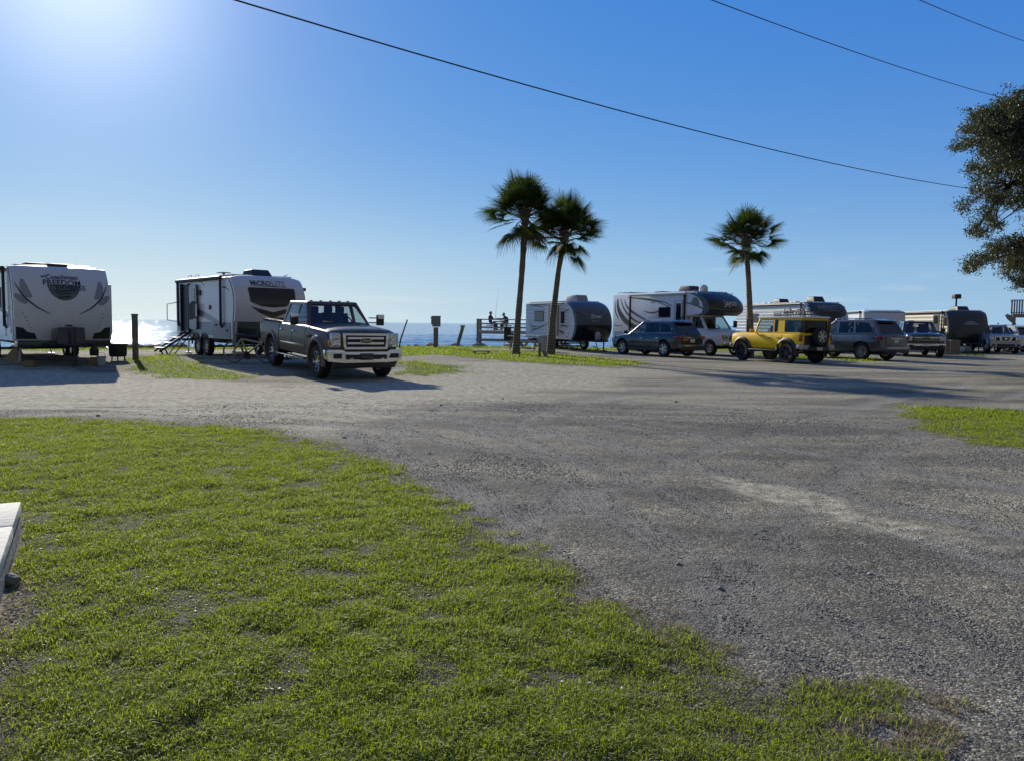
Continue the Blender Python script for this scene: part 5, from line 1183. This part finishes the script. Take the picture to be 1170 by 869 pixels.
GR.append(([(-40, 22), (-19, 31.5), (-6, 39.6), (1.5, 42.5), (12, 48), (34, 58), (80, 78), (80, 100), (34, 70), (12, 55), (1.5, 47.5), (-6, 44), (-19, 35), (-40, 26)], .8, 1.2))
GR.append((GP([(640, 397), (700, 398), (800, 400), (860, 402), (840, 398), (700, 394), (640, 394)]), .7, .8))
bare = GP([(-260, 640), (0, 640), (45, 668), (52, 700), (30, 735), (24, 800), (45, 850), (0, 900), (-300, 900)])
def grass_mask(x, y):
    x = np.asarray(x, float); y = np.asarray(y, float); m = np.zeros(x.shape)
    n1 = fbm(x, y, 1.1, 3)-.5; n2 = fbm(x, y, .45, 9)-.5; n3 = fbm(x, y, 5.5, 14, 3)-.5
    for poly, soft, amp in GR:
        s = sdp(x, y, poly)+amp*n1*1.1+amp*.6*n2+amp*.9*n3; m = np.maximum(m, sstep(-soft*.5, soft, s))
    b = sdp(x, y, bare)+.25*n1; m *= 1-.88*sstep(-.12, .18, b)
    far = (y < -3); m = np.where(far, np.maximum(m, sstep(.35, .6, fbm(x, y, .1, 5))), m)
    return m
SANDP = [(GP([(-300, 420), (100, 420), (330, 438), (560, 412), (760, 422), (720, 445), (560, 462), (470, 488), (400, 492), (250, 478), (-300, 468)]), 2.0, 2.4, .95),
         (GP([(785, 531), (850, 546), (960, 576), (1045, 600), (1050, 612), (960, 598), (865, 567), (800, 545)]), .35, .4, 1.9), (GP([(770, 528), (850, 545), (960, 575), (1060, 603), (1170, 628), (1180, 645), (1060, 622), (960, 600), (860, 568), (790, 545)]), .6, .6, .6),
         (GP([(560, 462), (760, 430), (1000, 425), (1170, 440), (1000, 455), (760, 500), (620, 520), (500, 505)]), 2.0, 2.2, .35)]
def sand_mask(x, y):
    m = np.zeros(np.shape(x)); n1 = fbm(x, y, .8, 21)-.5; n2 = fbm(x*.5+y*.1, y*2.2, .9, 31)-.5
    for poly, soft, amp, w in SANDP: m = np.maximum(m, w*sstep(-soft*.5, soft, sdp(x, y, poly)+amp*(n1+1.1*n2)))
    return m
TR = [[(1300, 690), (1170, 655), (1000, 600), (850, 552), (760, 520), (680, 500), (560, 480), (400, 468), (200, 460), (-100, 455)], [(1300, 580), (1170, 560), (1000, 530), (850, 505), (700, 480), (560, 465), (420, 446)],
      [(1080, 900), (930, 770), (800, 665), (690, 580), (610, 520), (590, 488), (640, 462), (760, 446), (900, 438)], [(1300, 482), (1170, 478), (950, 470), (760, 462), (600, 455), (450, 452), (250, 456), (0, 461)],
      [(1300, 830), (1170, 765), (1050, 692), (900, 622), (760, 562), (640, 520), (540, 488)], [(760, 869), (820, 700), (900, 600), (1000, 520), (1100, 470), (1200, 440)]]
TRK = [np.array([tuple(G(*p)[:2]) for p in t_]) for t_ in TR]
def track(x, y):
    l = np.zeros(np.shape(x)); dk = np.zeros(np.shape(x)); wob = .35*(fbm(x, y, .35, 61)-.5)
    for P in TRK:
        for off in (0, 1.75):
            d2 = np.full(np.shape(x), 1e9)
            e = np.gradient(P, axis=0); nn = np.stack([-e[:, 1], e[:, 0]], 1); nn /= np.linalg.norm(nn, axis=1)[:, None]; Q = P+nn*off
            for i in range(len(Q)-1):
                a = Q[i]; b = Q[i+1]-Q[i]; t_ = np.clip(((x-a[0])*b[0]+(y-a[1])*b[1])/(b@b), 0, 1); d2 = np.minimum(d2, (x-a[0]-b[0]*t_)**2+(y-a[1]-b[1]*t_)**2)
            d = np.sqrt(d2)+wob; k = sstep(.35, .6, fbm(x, y, .5, 63)); l = np.maximum(l, np.exp(-(d/.20)**2)*(.25+.75*k)); dk = np.maximum(dk, np.exp(-((d-.42)/.16)**2)*k)
    return l, dk
def relief(x, y, g):
    r = np.hypot(x, y); f = 1-sstep(14, 22, r)
    return f*(g*(.035*(fbm(x, y, 2.6, 41)-.5)+.012*(fbm(x, y, 9, 43, 2)-.5)) + (1-g)*(.02*(fbm(x, y, 1.6, 45)-.5)))
# ground sheet: polar grid, dense where things stand
fa = np.radians(np.arange(-54, 54.01, .25)); co = np.radians(np.concatenate([np.arange(-176, -54, 4), np.arange(58, 181, 4)]))
ang = np.sort(np.concatenate([fa, co])); na = len(ang)
rad = [.5]
while rad[-1] < 75: rad.append(rad[-1]*1.0125)
while rad[-1] < 9000: rad.append(rad[-1]*1.25)
rad = np.array(rad); nr = len(rad)
A, Rr_ = np.meshgrid(ang, rad); X = (np.sin(A)*Rr_); Yg = (np.cos(A)*Rr_ - 1.0)
gm = grass_mask(X.ravel(), Yg.ravel()); sm = sand_mask(X.ravel(), Yg.ravel()); tl_, td_ = track(X.ravel(), Yg.ravel())
Z = terrain(X.ravel(), Yg.ravel())+relief(X.ravel(), Yg.ravel(), gm)+(.012*td_-.014*tl_)*(1-gm)
co_ = np.stack([X.ravel(), Yg.ravel(), Z], 1); co_ = np.concatenate([co_, [[0, -1.0, 0]]])
i, j = np.meshgrid(np.arange(nr-1), np.arange(na), indexing='ij'); jn = (j+1) % na
F4 = np.stack([i*na+j, i*na+jn, (i+1)*na+jn, (i+1)*na+j], -1).reshape(-1, 4)[:, ::-1]
F3 = np.stack([np.full(na, nr*na), np.arange(na), (np.arange(na)+1) % na], 1)[:, ::-1]
me = bpy.data.meshes.new('ground'); me.vertices.add(len(co_)); me.vertices.foreach_set('co', co_.astype(np.float32).ravel())
li = np.concatenate([F4.ravel(), F3.ravel()]).astype(np.int32); me.loops.add(len(li)); me.loops.foreach_set('vertex_index', li)
ls = np.concatenate([np.arange(len(F4))*4, len(F4)*4+np.arange(len(F3))*3]).astype(np.int32); lt = np.concatenate([np.full(len(F4), 4), np.full(len(F3), 3)]).astype(np.int32)
me.polygons.add(len(ls)); me.polygons.foreach_set('loop_start', ls); me.polygons.foreach_set('loop_total', lt); me.polygons.foreach_set('use_smooth', np.ones(len(ls), bool)); me.update(calc_edges=True)
for nme, arr in (('grass', gm), ('sand', sm), ('rut', tl_), ('ridge', td_)):
    at_ = me.attributes.new(nme, 'FLOAT', 'POINT'); at_.data.foreach_set('value', np.concatenate([arr, [0]]).astype(np.float32))
m, nt, b = nm('ground'); L = nt.links.new
tc = N(nt, 'ShaderNodeTexCoord')
def noise(sc, det=5, rough=.6, vec=None, dist=0):
    n = N(nt, 'ShaderNodeTexNoise'); n.inputs['Scale'].default_value = sc; n.inputs['Detail'].default_value = det; n.inputs['Roughness'].default_value = rough; n.inputs['Distortion'].default_value = dist; L(vec or tc.outputs['Object'], n.inputs['Vector']); return n.outputs['Fac']
def ramp(f, stops):
    r = N(nt, 'ShaderNodeValToRGB'); e = r.color_ramp.elements
    while len(e) < len(stops): e.new(.5)
    for k, (p, c) in enumerate(stops): e[k].position = p; e[k].color = (*c, 1)
    L(f, r.inputs[0]); return r.outputs[0]
def mixc(f, a, b_, mode='MIX', fac=None):
    x = N(nt, 'ShaderNodeMixRGB', blend_type=mode); 
    if f is None: x.inputs[0].default_value = fac
    else: L(f, x.inputs[0])
    for k, v in ((1, a), (2, b_)):
        if isinstance(v, tuple): x.inputs[k].default_value = (*v, 1)
        else: L(v, x.inputs[k])
    return x.outputs[0]
def math_(op, a, b_):
    x = N(nt, 'ShaderNodeMath', operation=op)
    for k, v in ((0, a), (1, b_)):
        if isinstance(v, (int, float)): x.inputs[k].default_value = v
        else: L(v, x.inputs[k])
    return x.outputs[0]
vo = N(nt, 'ShaderNodeTexVoronoi'); vo.inputs['Scale'].default_value = 95; L(tc.outputs['Object'], vo.inputs['Vector'])
vo2 = N(nt, 'ShaderNodeTexVoronoi'); vo2.inputs['Scale'].default_value = 43; L(tc.outputs['Object'], vo2.inputs['Vector'])
sepc = N(nt, 'ShaderNodeSeparateColor'); L(vo.outputs['Color'], sepc.inputs[0]); sep2 = N(nt, 'ShaderNodeSeparateColor'); L(vo2.outputs['Color'], sep2.inputs[0])
mp = N(nt, 'ShaderNodeMapping'); mp.inputs['Scale'].default_value = (.35, 1.6, 1); mp.inputs['Rotation'].default_value = (0, 0, R(-12)); L(tc.outputs['Object'], mp.inputs[0])
stone = ramp(sepc.outputs[0], [(0, (.025, .026, .03)), (.45, (.075, .075, .078)), (.8, (.17, .17, .17)), (1, (.42, .41, .39))])
stone = mixc(None, stone, ramp(sep2.outputs[1], [(0, (.04, .04, .045)), (.7, (.13, .13, .13)), (1, (.28, .27, .25))]), fac=.35)
big = noise(.35, 6, .65, mp.outputs[0], .4); med = noise(2.2, 6, .7)
stone = mixc(None, stone, (2.05, 1.92, 1.52), 'MULTIPLY', 1.0); stone = mixc(ramp(big, [(.40, (0, 0, 0)), (.60, (1, 1, 1))]), mixc(None, stone, (.66, .66, .66), 'MULTIPLY', 1.0), mixc(None, stone, (1.6, 1.53, 1.36), 'MULTIPLY', 1.0))
atr = N(nt, 'ShaderNodeAttribute'); atr.attribute_name = 'rut'; atd = N(nt, 'ShaderNodeAttribute'); atd.attribute_name = 'ridge'
fines = ramp(noise(16, 7, .8), [(.3, (.17, .16, .14)), (.7, (.42, .395, .34))])
stone = mixc(math_('MULTIPLY', atr.outputs['Fac'], math_('ADD', .35, noise(4, 5, .7))), stone, fines); stone = mixc(math_('MULTIPLY', atd.outputs['Fac'], .5), stone, mixc(None, stone, (.6, .6, .62), 'MULTIPLY', 1.0))
sandc = ramp(noise(7, 8, .75), [(.32, (.16, .145, .115)), (.5, (.44, .40, .29)), (.66, (.74, .68, .50))])
att = N(nt, 'ShaderNodeAttribute'); att.attribute_name = 'sand'; atg = N(nt, 'ShaderNodeAttribute'); atg.attribute_name = 'grass'
sf = math_('MULTIPLY', att.outputs['Fac'], 1.0); sf = ramp(math_('ADD', sf, math_('MULTIPLY', math_('SUBTRACT', noise(3.2, 10, .8, mp.outputs[0]), .5), 2.2)), [(.25, (0, 0, 0)), (.85, (1, 1, 1))])
col = mixc(sf, stone, sandc)
soil = ramp(noise(12, 8, .75), [(.3, (.045, .042, .026)), (.55, (.13, .12, .08)), (.75, (.33, .31, .25))])
gcol = ramp(noise(5, 8, .8), [(.3, (.035, .06, .010)), (.55, (.085, .125, .02)), (.75, (.16, .17, .05))])
lp = N(nt, 'ShaderNodeVectorMath', operation='LENGTH'); L(tc.outputs['Object'], lp.inputs[0])
df = N(nt, 'ShaderNodeMapRange'); df.inputs[1].default_value = 9; df.inputs[2].default_value = 17; L(lp.outputs['Value'], df.inputs[0])
under = mixc(df.outputs[0], soil, gcol)
gf = ramp(math_('ADD', atg.outputs['Fac'], math_('MULTIPLY', math_('SUBTRACT', noise(9, 6, .8), .5), .8)), [(.3, (0, 0, 0)), (.62, (1, 1, 1))])
col = mixc(gf, col, under); L(col, b.inputs['Base Color']); b.inputs['Roughness'].default_value = .92; b.inputs['Specular IOR Level'].default_value = .25
bp = N(nt, 'ShaderNodeBump'); bp.inputs['Strength'].default_value = .9; bp.inputs['Distance'].default_value = .009
h = math_('ADD', math_('MULTIPLY', vo.outputs['Distance'], -1.0), math_('MULTIPLY', vo2.outputs['Distance'], -1.2)); L(h, bp.inputs['Height'])
b2 = N(nt, 'ShaderNodeBump'); b2.inputs['Strength'].default_value = .55; b2.inputs['Distance'].default_value = .12; L(noise(3.5, 8, .75), b2.inputs['Height']); L(bp.outputs[0], b2.inputs['Normal']); L(b2.outputs[0], b.inputs['Normal'])
g = mkobj('ground', me, m); tag(g, 'gravel and grass ground of the lot', None, kind='structure')

# ------------------------------------------------------------------ sea
wt_, nt, b = nm('sea water'); L = nt.links.new; tc = N(nt, 'ShaderNodeTexCoord')
b.inputs['Base Color'].default_value = (.045, .18, .40, 1); b.inputs['Roughness'].default_value = .06; b.inputs['Specular IOR Level'].default_value = .05; b.inputs['IOR'].default_value = 1.33
mpw = N(nt, 'ShaderNodeMapping'); mpw.inputs['Scale'].default_value = (.5, 1, 1); mpw.inputs['Rotation'].default_value = (0, 0, R(20)); L(tc.outputs['Object'], mpw.inputs[0])
prev = None
for sc, dist, st, det in ((.5, .43, .75, 3), (2.4, .10, .85, 4)):
    n = N(nt, 'ShaderNodeTexNoise'); n.inputs['Scale'].default_value = sc; n.inputs['Detail'].default_value = det; n.inputs['Roughness'].default_value = .6; L(mpw.outputs[0], n.inputs['Vector'])
    q = N(nt, 'ShaderNodeBump'); q.inputs['Distance'].default_value = dist; q.inputs['Strength'].default_value = st; L(n.outputs['Fac'], q.inputs['Height'])
    if prev: L(prev, q.inputs['Normal'])
    prev = q.outputs[0]
L(prev, b.inputs['Normal'])
sa_ = np.radians(np.concatenate([np.arange(-90, -39, 3), np.arange(-38, 42.01, .16), np.arange(45, 91, 3)])); sr = [20.0]
while sr[-1] < 140: sr.append(sr[-1]+.34*(max(sr[-1], 60)/60)**1.3)
while sr[-1] < 24000: sr.append(sr[-1]*1.06)
sr = np.array(sr); A_, R_2 = np.meshgrid(sa_, sr); wx = np.sin(A_)*R_2; wy = np.cos(A_)*R_2-1.0
ca, sn_ = math.cos(R(24)), math.sin(R(24)); ux = wx*ca+wy*sn_; uy = -wx*sn_+wy*ca
wz = .24*(fbm(ux*.45, uy, .32, 81, 3)-.5)+.11*(fbm(ux*.6, uy, 1.05, 85, 2)-.5); wz *= (1-sstep(120, 260, R_2))
wv_ = np.stack([wx, wy, -.62+wz], -1); t = B(); n0, n1_ = wx.shape
me = bpy.data.meshes.new('sea'); me.vertices.add(n0*n1_); me.vertices.foreach_set('co', wv_.astype(np.float32).ravel()); ii, jj = np.meshgrid(np.arange(n0-1), np.arange(n1_-1), indexing='ij')
q4 = np.stack([ii*n1_+jj, (ii+1)*n1_+jj, (ii+1)*n1_+jj+1, ii*n1_+jj+1], -1).reshape(-1, 4).astype(np.int32); me.loops.add(q4.size); me.loops.foreach_set('vertex_index', q4.ravel()); nq = len(q4)
me.polygons.add(nq); me.polygons.foreach_set('loop_start', np.arange(0, nq*4, 4, dtype=np.int32)); me.polygons.foreach_set('loop_total', np.full(nq, 4, np.int32)); me.polygons.foreach_set('use_smooth', np.ones(nq, bool)); me.update(calc_edges=True)
w = mkobj('sea', me, wt_); tag(w, 'blue sea reaching the horizon, glittering below the sun', None, kind='structure')
# ------------------------------------------------------------------ grass blades
GM = leafmat('grass blade', (.15, .21, .012), (.34, .42, .05), (1.55, 1.5, .5), .5, .55)
DGM = leafmat('dry grass blade', (.24, .20, .11), (.50, .45, .32), (1.1, 1, .8), .35, .7)
def blades(N0, rmin, rmax, amax, hh, ww, name, pw=1.0, seed=1, segs=2, dry=False):
    rg = np.random.default_rng(seed); u = rg.random(N0); r = (rmin**(2-pw)+u*(rmax**(2-pw)-rmin**(2-pw)))**(1/(2-pw)); a = rg.uniform(-amax, amax, N0)
    x = np.sin(a)*r; y = np.cos(a)*r; g_ = grass_mask(x, y); cl = fbm(x, y, 4.5, 51, 3); cl2 = fbm(x, y, .9, 55, 3)
    keep = rg.random(N0) < np.clip(g_*1.15-.1, 0, 1)*np.clip((cl-.18)*4.5, .38, 1)*np.clip((cl2-.10)*5, .75, 1)
    if dry: keep = rg.random(N0) < np.clip(g_*1.5, 0, 1)*np.clip(1.25-g_, 0, 1)+.6*(g_ > .05)*np.clip((fbm(x, y, .8, 91, 3)-.47)*6, .08, 1)+.8*(g_ > .05)*sstep(-.6, 1.0, x)*(1-sstep(3.5, 6.5, y))
    # nothing grows under the concrete landing
    q = sdp(x, y, LAND); keep &= q < -.02
    x, y, g_, cl, cl2, r = x[keep], y[keep], g_[keep], cl[keep], cl2[keep], r[keep]; n = len(x)
    z = terrain(x, y)+relief(x, y, g_)
    h_ = hh*(.5+.85*np.clip((cl-.28)*2.4, 0, 1))*rg.uniform(.55, 1.25, n)*(.6+.6*cl2)*(1+.02*r); w_ = ww*rg.uniform(.7, 1.3, n)*(1+.06*r)
    az = rg.uniform(0, 6.28, n); ln = rg.uniform(.25, 1.25, n); dx, dy = np.cos(az), np.sin(az); fz = rg.uniform(-.8, .8, n); px, py = -np.sin(az+fz), np.cos(az+fz)
    b0 = np.stack([x, y, z-.004], 1); P = np.stack([px, py, 0*px], 1)*w_[:, None]*.5; D_ = np.stack([dx, dy, 0*dx], 1)
    m1 = b0+D_*(h_*ln*.35)[:, None]+np.array([0, 0, 1])*(h_*.62)[:, None]; tp = b0+D_*(h_*ln)[:, None]+np.array([0, 0, 1])*(h_*(1.05-.32*ln))[:, None]
    V = np.stack([b0-P, b0+P, m1+P*.85, m1-P*.85, tp], 1).reshape(-1, 3); k = np.arange(n)*5
    lp_ = np.stack([k, k+1, k+2, k+3, k+3, k+2, k+4], 1).ravel().astype(np.int32); ls_ = np.stack([np.arange(n)*7, np.arange(n)*7+4], 1).ravel().astype(np.int32); lt_ = np.tile(np.array([4, 3], np.int32), n)
    me = bpy.data.meshes.new(name); me.vertices.add(len(V)); me.vertices.foreach_set('co', V.astype(np.float32).ravel()); me.loops.add(len(lp_)); me.loops.foreach_set('vertex_index', lp_)
    me.polygons.add(2*n); me.polygons.foreach_set('loop_start', ls_); me.polygons.foreach_set('loop_total', lt_); me.polygons.foreach_set('use_smooth', np.ones(2*n, bool)); me.update(calc_edges=True)
    print(name, n); return mkobj(name, me, DGM if dry else GM)
_e = (Vector((c1.x, c1.y))-Vector((c0.x, c0.y))).normalized(); _n = Vector((-_e.y, _e.x)); _c = Vector((c1.x, c1.y))
LAND = [tuple(_c+_e*.02), tuple(_c-_e*3.2), tuple(_c-_e*3.2+_n*2), tuple(_c+_e*.02+_n*2)]
go = blades(1250000, 2.0, 17, R(44), .034, .0036, 'lawn_grass', pw=1.25, seed=1); tag(go, 'short green lawn grass of the foreground and its edges', 'grass', kind='stuff')
go3 = blades(620000, 2.0, 16, R(44), .026, .0034, 'dry_grass', pw=1.25, seed=4, dry=True); tag(go3, 'dead straw coloured grass mixed into the lawn and its ragged edge', 'dry grass', kind='stuff')
go2 = blades(260000, 15, 52, R(36), .05, .006, 'rough_grass', pw=1.0, seed=2); tag(go2, 'patchy grass between the parking places and along the shore', 'grass', kind='stuff')
# ------------------------------------------------------------------ loose gravel, shells and dead leaves
def pebbles(N0, rmin, rmax, amax, s0, s1, name, m, seed, fn, flat=.6, pw=1.3):
    rg = np.random.default_rng(seed); u = rg.random(N0); r = (rmin**(2-pw)+u*(rmax**(2-pw)-rmin**(2-pw)))**(1/(2-pw)); a = rg.uniform(-amax, amax, N0)
    x = np.sin(a)*r; y = np.cos(a)*r; k = (rg.random(N0) < fn(x, y)) & (sdp(x, y, LAND) < -.02); x, y, r = x[k], y[k], r[k]; n = len(x); z = terrain(x, y)+relief(x, y, grass_mask(x, y))
    s = (s0+(s1-s0)*rg.random(n)**3)*(1+.05*r)
    o = np.array([[1, 0, 0], [0, 1, 0], [-1, 0, 0], [0, -1, 0], [0, 0, 1], [0, 0, -1]], float); V = o[None]*rg.uniform(.6, 1.3, (n, 6, 1)); V[..., 2] *= flat
    th = rg.uniform(0, 6.28, n); c_, s_ = np.cos(th), np.sin(th); tl = rg.uniform(-.5, .5, (n, 1)); vx = V[..., 0]*c_[:, None]-V[..., 1]*s_[:, None]; vy = V[..., 0]*s_[:, None]+V[..., 1]*c_[:, None]; vz = V[..., 2]+vx*tl
    W_ = np.stack([vx, vy, vz], -1)*s[:, None, None]+np.stack([x, y, z+s*.25], 1)[:, None]
    f = np.array([[0, 1, 4], [1, 2, 4], [2, 3, 4], [3, 0, 4], [1, 0, 5], [2, 1, 5], [3, 2, 5], [0, 3, 5]]); lp_ = (f[None]+np.arange(n)[:, None, None]*6).ravel().astype(np.int32)
    me = bpy.data.meshes.new(name); me.vertices.add(n*6); me.vertices.foreach_set('co', W_.astype(np.float32).ravel()); me.loops.add(len(lp_)); me.loops.foreach_set('vertex_index', lp_); nf = n*8
    me.polygons.add(nf); me.polygons.foreach_set('loop_start', np.arange(0, nf*3, 3, dtype=np.int32)); me.polygons.foreach_set('loop_total', np.full(nf, 3, np.int32)); me.update(calc_edges=True); print(name, n)
    return mkobj(name, me, m)
PM = leafmat('gravel stones', (.10, .098, .085), (.44, .43, .385), (1, 1, 1), 0, .75)
LM = leafmat('dry leaves and shells', (.2, .17, .12), (.6, .57, .5), (1, 1, 1), .1, .5)
o = pebbles(430000, 2.0, 15, R(42), .0026, .0072, 'loose_gravel', PM, 5, lambda x, y: np.clip(1-1.1*grass_mask(x, y), .02, 1)*(1-.6*np.clip(sand_mask(x, y), 0, 1))*(1-.75*track(x, y)[0])); tag(o, 'loose grey gravel of the driveway', 'gravel', kind='stuff')
o = pebbles(15000, 2.2, 18, R(42), .005, .014, 'leaf_litter', LM, 6, lambda x, y: (.25+.75*(fbm(x, y, 1.5, 71) > .55))*np.clip(.15+grass_mask(x, y), 0, 1), flat=.12); tag(o, 'pale dead leaves and shell bits in the grass', 'leaf litter', kind='stuff')
o = pebbles(110, 3, 22, R(42), .010, .026, 'larger_stones', PM, 8, lambda x, y: 1-grass_mask(x, y)); tag(o, 'scattered larger stones on the driveway', 'stones', kind='stuff')

# ------------------------------------------------------------------ sun, sky, camera
d = (_f*F + CR*(88-CX) - CU*(-58-CY)).normalized(); el = math.asin(d.z); az = math.atan2(d.x, d.y); print('sun', math.degrees(el), math.degrees(az))
sl = bpy.data.lights.new('sun', 'SUN'); sl.energy = SUN_E; sl.angle = R(.53); sl.color = (1, .93, .80); so = bpy.data.objects.new('sun', sl); COL.objects.link(so); so.rotation_euler = (-d).to_track_quat('-Z', 'Y').to_euler(); so.location = (0, 0, 30)
w = bpy.data.worlds.new('World'); S.world = w; w.use_nodes = True; nt = w.node_tree; L = nt.links.new
bg = nt.nodes['Background']; sk = N(nt, 'ShaderNodeTexSky', sky_type='NISHITA'); sk.sun_disc = False; sk.sun_elevation = el; sk.sun_rotation = az; sk.altitude = 0; sk.air_density = 1.0; sk.dust_density = DUST; sk.ozone_density = 1.6
hs = N(nt, 'ShaderNodeHueSaturation'); hs.inputs['Saturation'].default_value = SAT; L(sk.outputs[0], hs.inputs['Color'])
# compress the sky's own brightness range, then the bright aureole round the (unseen) sun disc
rgb = N(nt, 'ShaderNodeSeparateColor'); L(hs.outputs[0], rgb.inputs[0]); cmb = N(nt, 'ShaderNodeCombineColor')
for k, g_ in enumerate(GAM):
    p_ = N(nt, 'ShaderNodeMath', operation='POWER'); L(rgb.outputs[k], p_.inputs[0]); p_.inputs[1].default_value = g_
    q_ = N(nt, 'ShaderNodeMath', operation='MULTIPLY'); L(p_.outputs[0], q_.inputs[0]); q_.inputs[1].default_value = MUL[k]; L(q_.outputs[0], cmb.inputs[k])
tcw = N(nt, 'ShaderNodeTexCoord'); nv = N(nt, 'ShaderNodeVectorMath', operation='NORMALIZE'); L(tcw.outputs['Generated'], nv.inputs[0])
dt = N(nt, 'ShaderNodeVectorMath', operation='DOT_PRODUCT'); L(nv.outputs[0], dt.inputs[0]); dt.inputs[1].default_value = tuple(d)
prev = cmb.outputs[0]
sz = N(nt, 'ShaderNodeSeparateXYZ'); L(nv.outputs[0], sz.inputs[0])
def wm(op, a, b_):
    x = N(nt, 'ShaderNodeMath', operation=op)
    for k, v in ((0, a), (1, b_)):
        if isinstance(v, (int, float)): x.inputs[k].default_value = v
        else: L(v, x.inputs[k])
    return x.outputs[0]
hz = wm('POWER', wm('SUBTRACT', 1.0, wm('MAXIMUM', sz.outputs['Z'], 0.0)), 13.0)
# the half of the sky away from the sun is darker
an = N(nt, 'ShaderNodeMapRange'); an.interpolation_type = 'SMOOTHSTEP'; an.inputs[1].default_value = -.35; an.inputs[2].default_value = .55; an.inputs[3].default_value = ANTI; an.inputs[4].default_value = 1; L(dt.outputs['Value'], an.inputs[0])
mxh = N(nt, 'ShaderNodeMixRGB'); L(wm('MULTIPLY', hz, .9), mxh.inputs[0]); L(prev, mxh.inputs[1]); mxh.inputs[2].default_value = (.35/SKY_S, .60/SKY_S, .82/SKY_S, 1)
# thin low clouds far over the sea
cmap = N(nt, 'ShaderNodeMapping'); cmap.inputs['Scale'].default_value = (5, 5, 34); L(nv.outputs[0], cmap.inputs[0]); cn = N(nt, 'ShaderNodeTexNoise'); cn.inputs['Scale'].default_value = 2.4; cn.inputs['Detail'].default_value = 7; L(cmap.outputs[0], cn.inputs['Vector'])
cr_ = N(nt, 'ShaderNodeMapRange'); cr_.inputs[1].default_value = .56; cr_.inputs[2].default_value = .78; cr_.inputs[4].default_value = .45; L(cn.outputs['Fac'], cr_.inputs[0])
mxc = N(nt, 'ShaderNodeMixRGB'); L(wm('MULTIPLY', cr_.outputs[0], hz), mxc.inputs[0]); L(mxh.outputs[0], mxc.inputs[1]); mxc.inputs[2].default_value = (.62/SKY_S, .72/SKY_S, .82/SKY_S, 1)
dp = wm('POWER', wm('MAXIMUM', dt.outputs['Value'], 0.0), 7.0)
sc2 = N(nt, 'ShaderNodeVectorMath', operation='SCALE'); sc2.inputs[0].default_value = (.62/SKY_S, .42/SKY_S, .12/SKY_S); L(wm('MULTIPLY', dp, hz), sc2.inputs['Scale'])
ad2 = N(nt, 'ShaderNodeVectorMath', operation='ADD'); L(mxc.outputs[0], ad2.inputs[0]); L(sc2.outputs[0], ad2.inputs[1])
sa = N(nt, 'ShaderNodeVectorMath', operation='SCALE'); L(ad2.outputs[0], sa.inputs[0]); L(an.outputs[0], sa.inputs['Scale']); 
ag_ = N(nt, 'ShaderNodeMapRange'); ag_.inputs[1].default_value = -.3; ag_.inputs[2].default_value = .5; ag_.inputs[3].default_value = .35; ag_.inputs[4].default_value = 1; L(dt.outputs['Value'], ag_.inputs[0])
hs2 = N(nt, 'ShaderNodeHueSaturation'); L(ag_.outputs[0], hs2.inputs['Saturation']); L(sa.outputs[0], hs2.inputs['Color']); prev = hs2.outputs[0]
for pw_, am, cl_ in GLOW:
    mx_ = N(nt, 'ShaderNodeMath', operation='MAXIMUM'); L(dt.outputs['Value'], mx_.inputs[0]); mx_.inputs[1].default_value = 0
    pq = N(nt, 'ShaderNodeMath', operation='POWER'); L(mx_.outputs[0], pq.inputs[0]); pq.inputs[1].default_value = pw_
    sc_ = N(nt, 'ShaderNodeVectorMath', operation='SCALE'); sc_.inputs[0].default_value = tuple(c*am/SKY_S for c in cl_); L(pq.outputs[0], sc_.inputs['Scale'])
    ad = N(nt, 'ShaderNodeVectorMath', operation='ADD'); L(prev, ad.inputs[0]); L(sc_.outputs[0], ad.inputs[1]); prev = ad.outputs[0]
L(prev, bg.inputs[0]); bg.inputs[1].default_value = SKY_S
cam = bpy.data.cameras.new('camera'); co = bpy.data.objects.new('camera', cam); COL.objects.link(co); cam.sensor_width = 36; cam.lens = F/1170*36; cam.clip_end = 40000; cam.clip_start = .05
mt = Matrix((CR, CU, -_f)).transposed().to_4x4(); mt.translation = Vector((0, 0, EYE)); co.matrix_world = mt; S.camera = co
S.render.engine = 'CYCLES'; S.view_settings.view_transform = 'Standard'; S.view_settings.look = 'None'; S.view_settings.exposure = EXPO; S.view_settings.gamma = 1
S.cycles.max_bounces = 8; S.cycles.transparent_max_bounces = 16

GRP = {'travel_trailer': 'campers parked along the shore', 'pickup_truck': 'parked pickups', 'suv': 'parked suvs', 'palm_tree': 'palms on the lawn strip', 'power_line': 'overhead power lines', 'person': 'anglers on the pier', 'stool': 'stools on the pier', 'leveling_block': 'blocks under the left camper', 'sack': 'sacks at the beige trailer', 'stump_post': 'short posts at the second palm'}
for o in S.objects:
    k_ = o.name.split('.')[0]
    if o.parent is None and k_ in GRP and not o.get('kind'): o['group'] = GRP[k_]
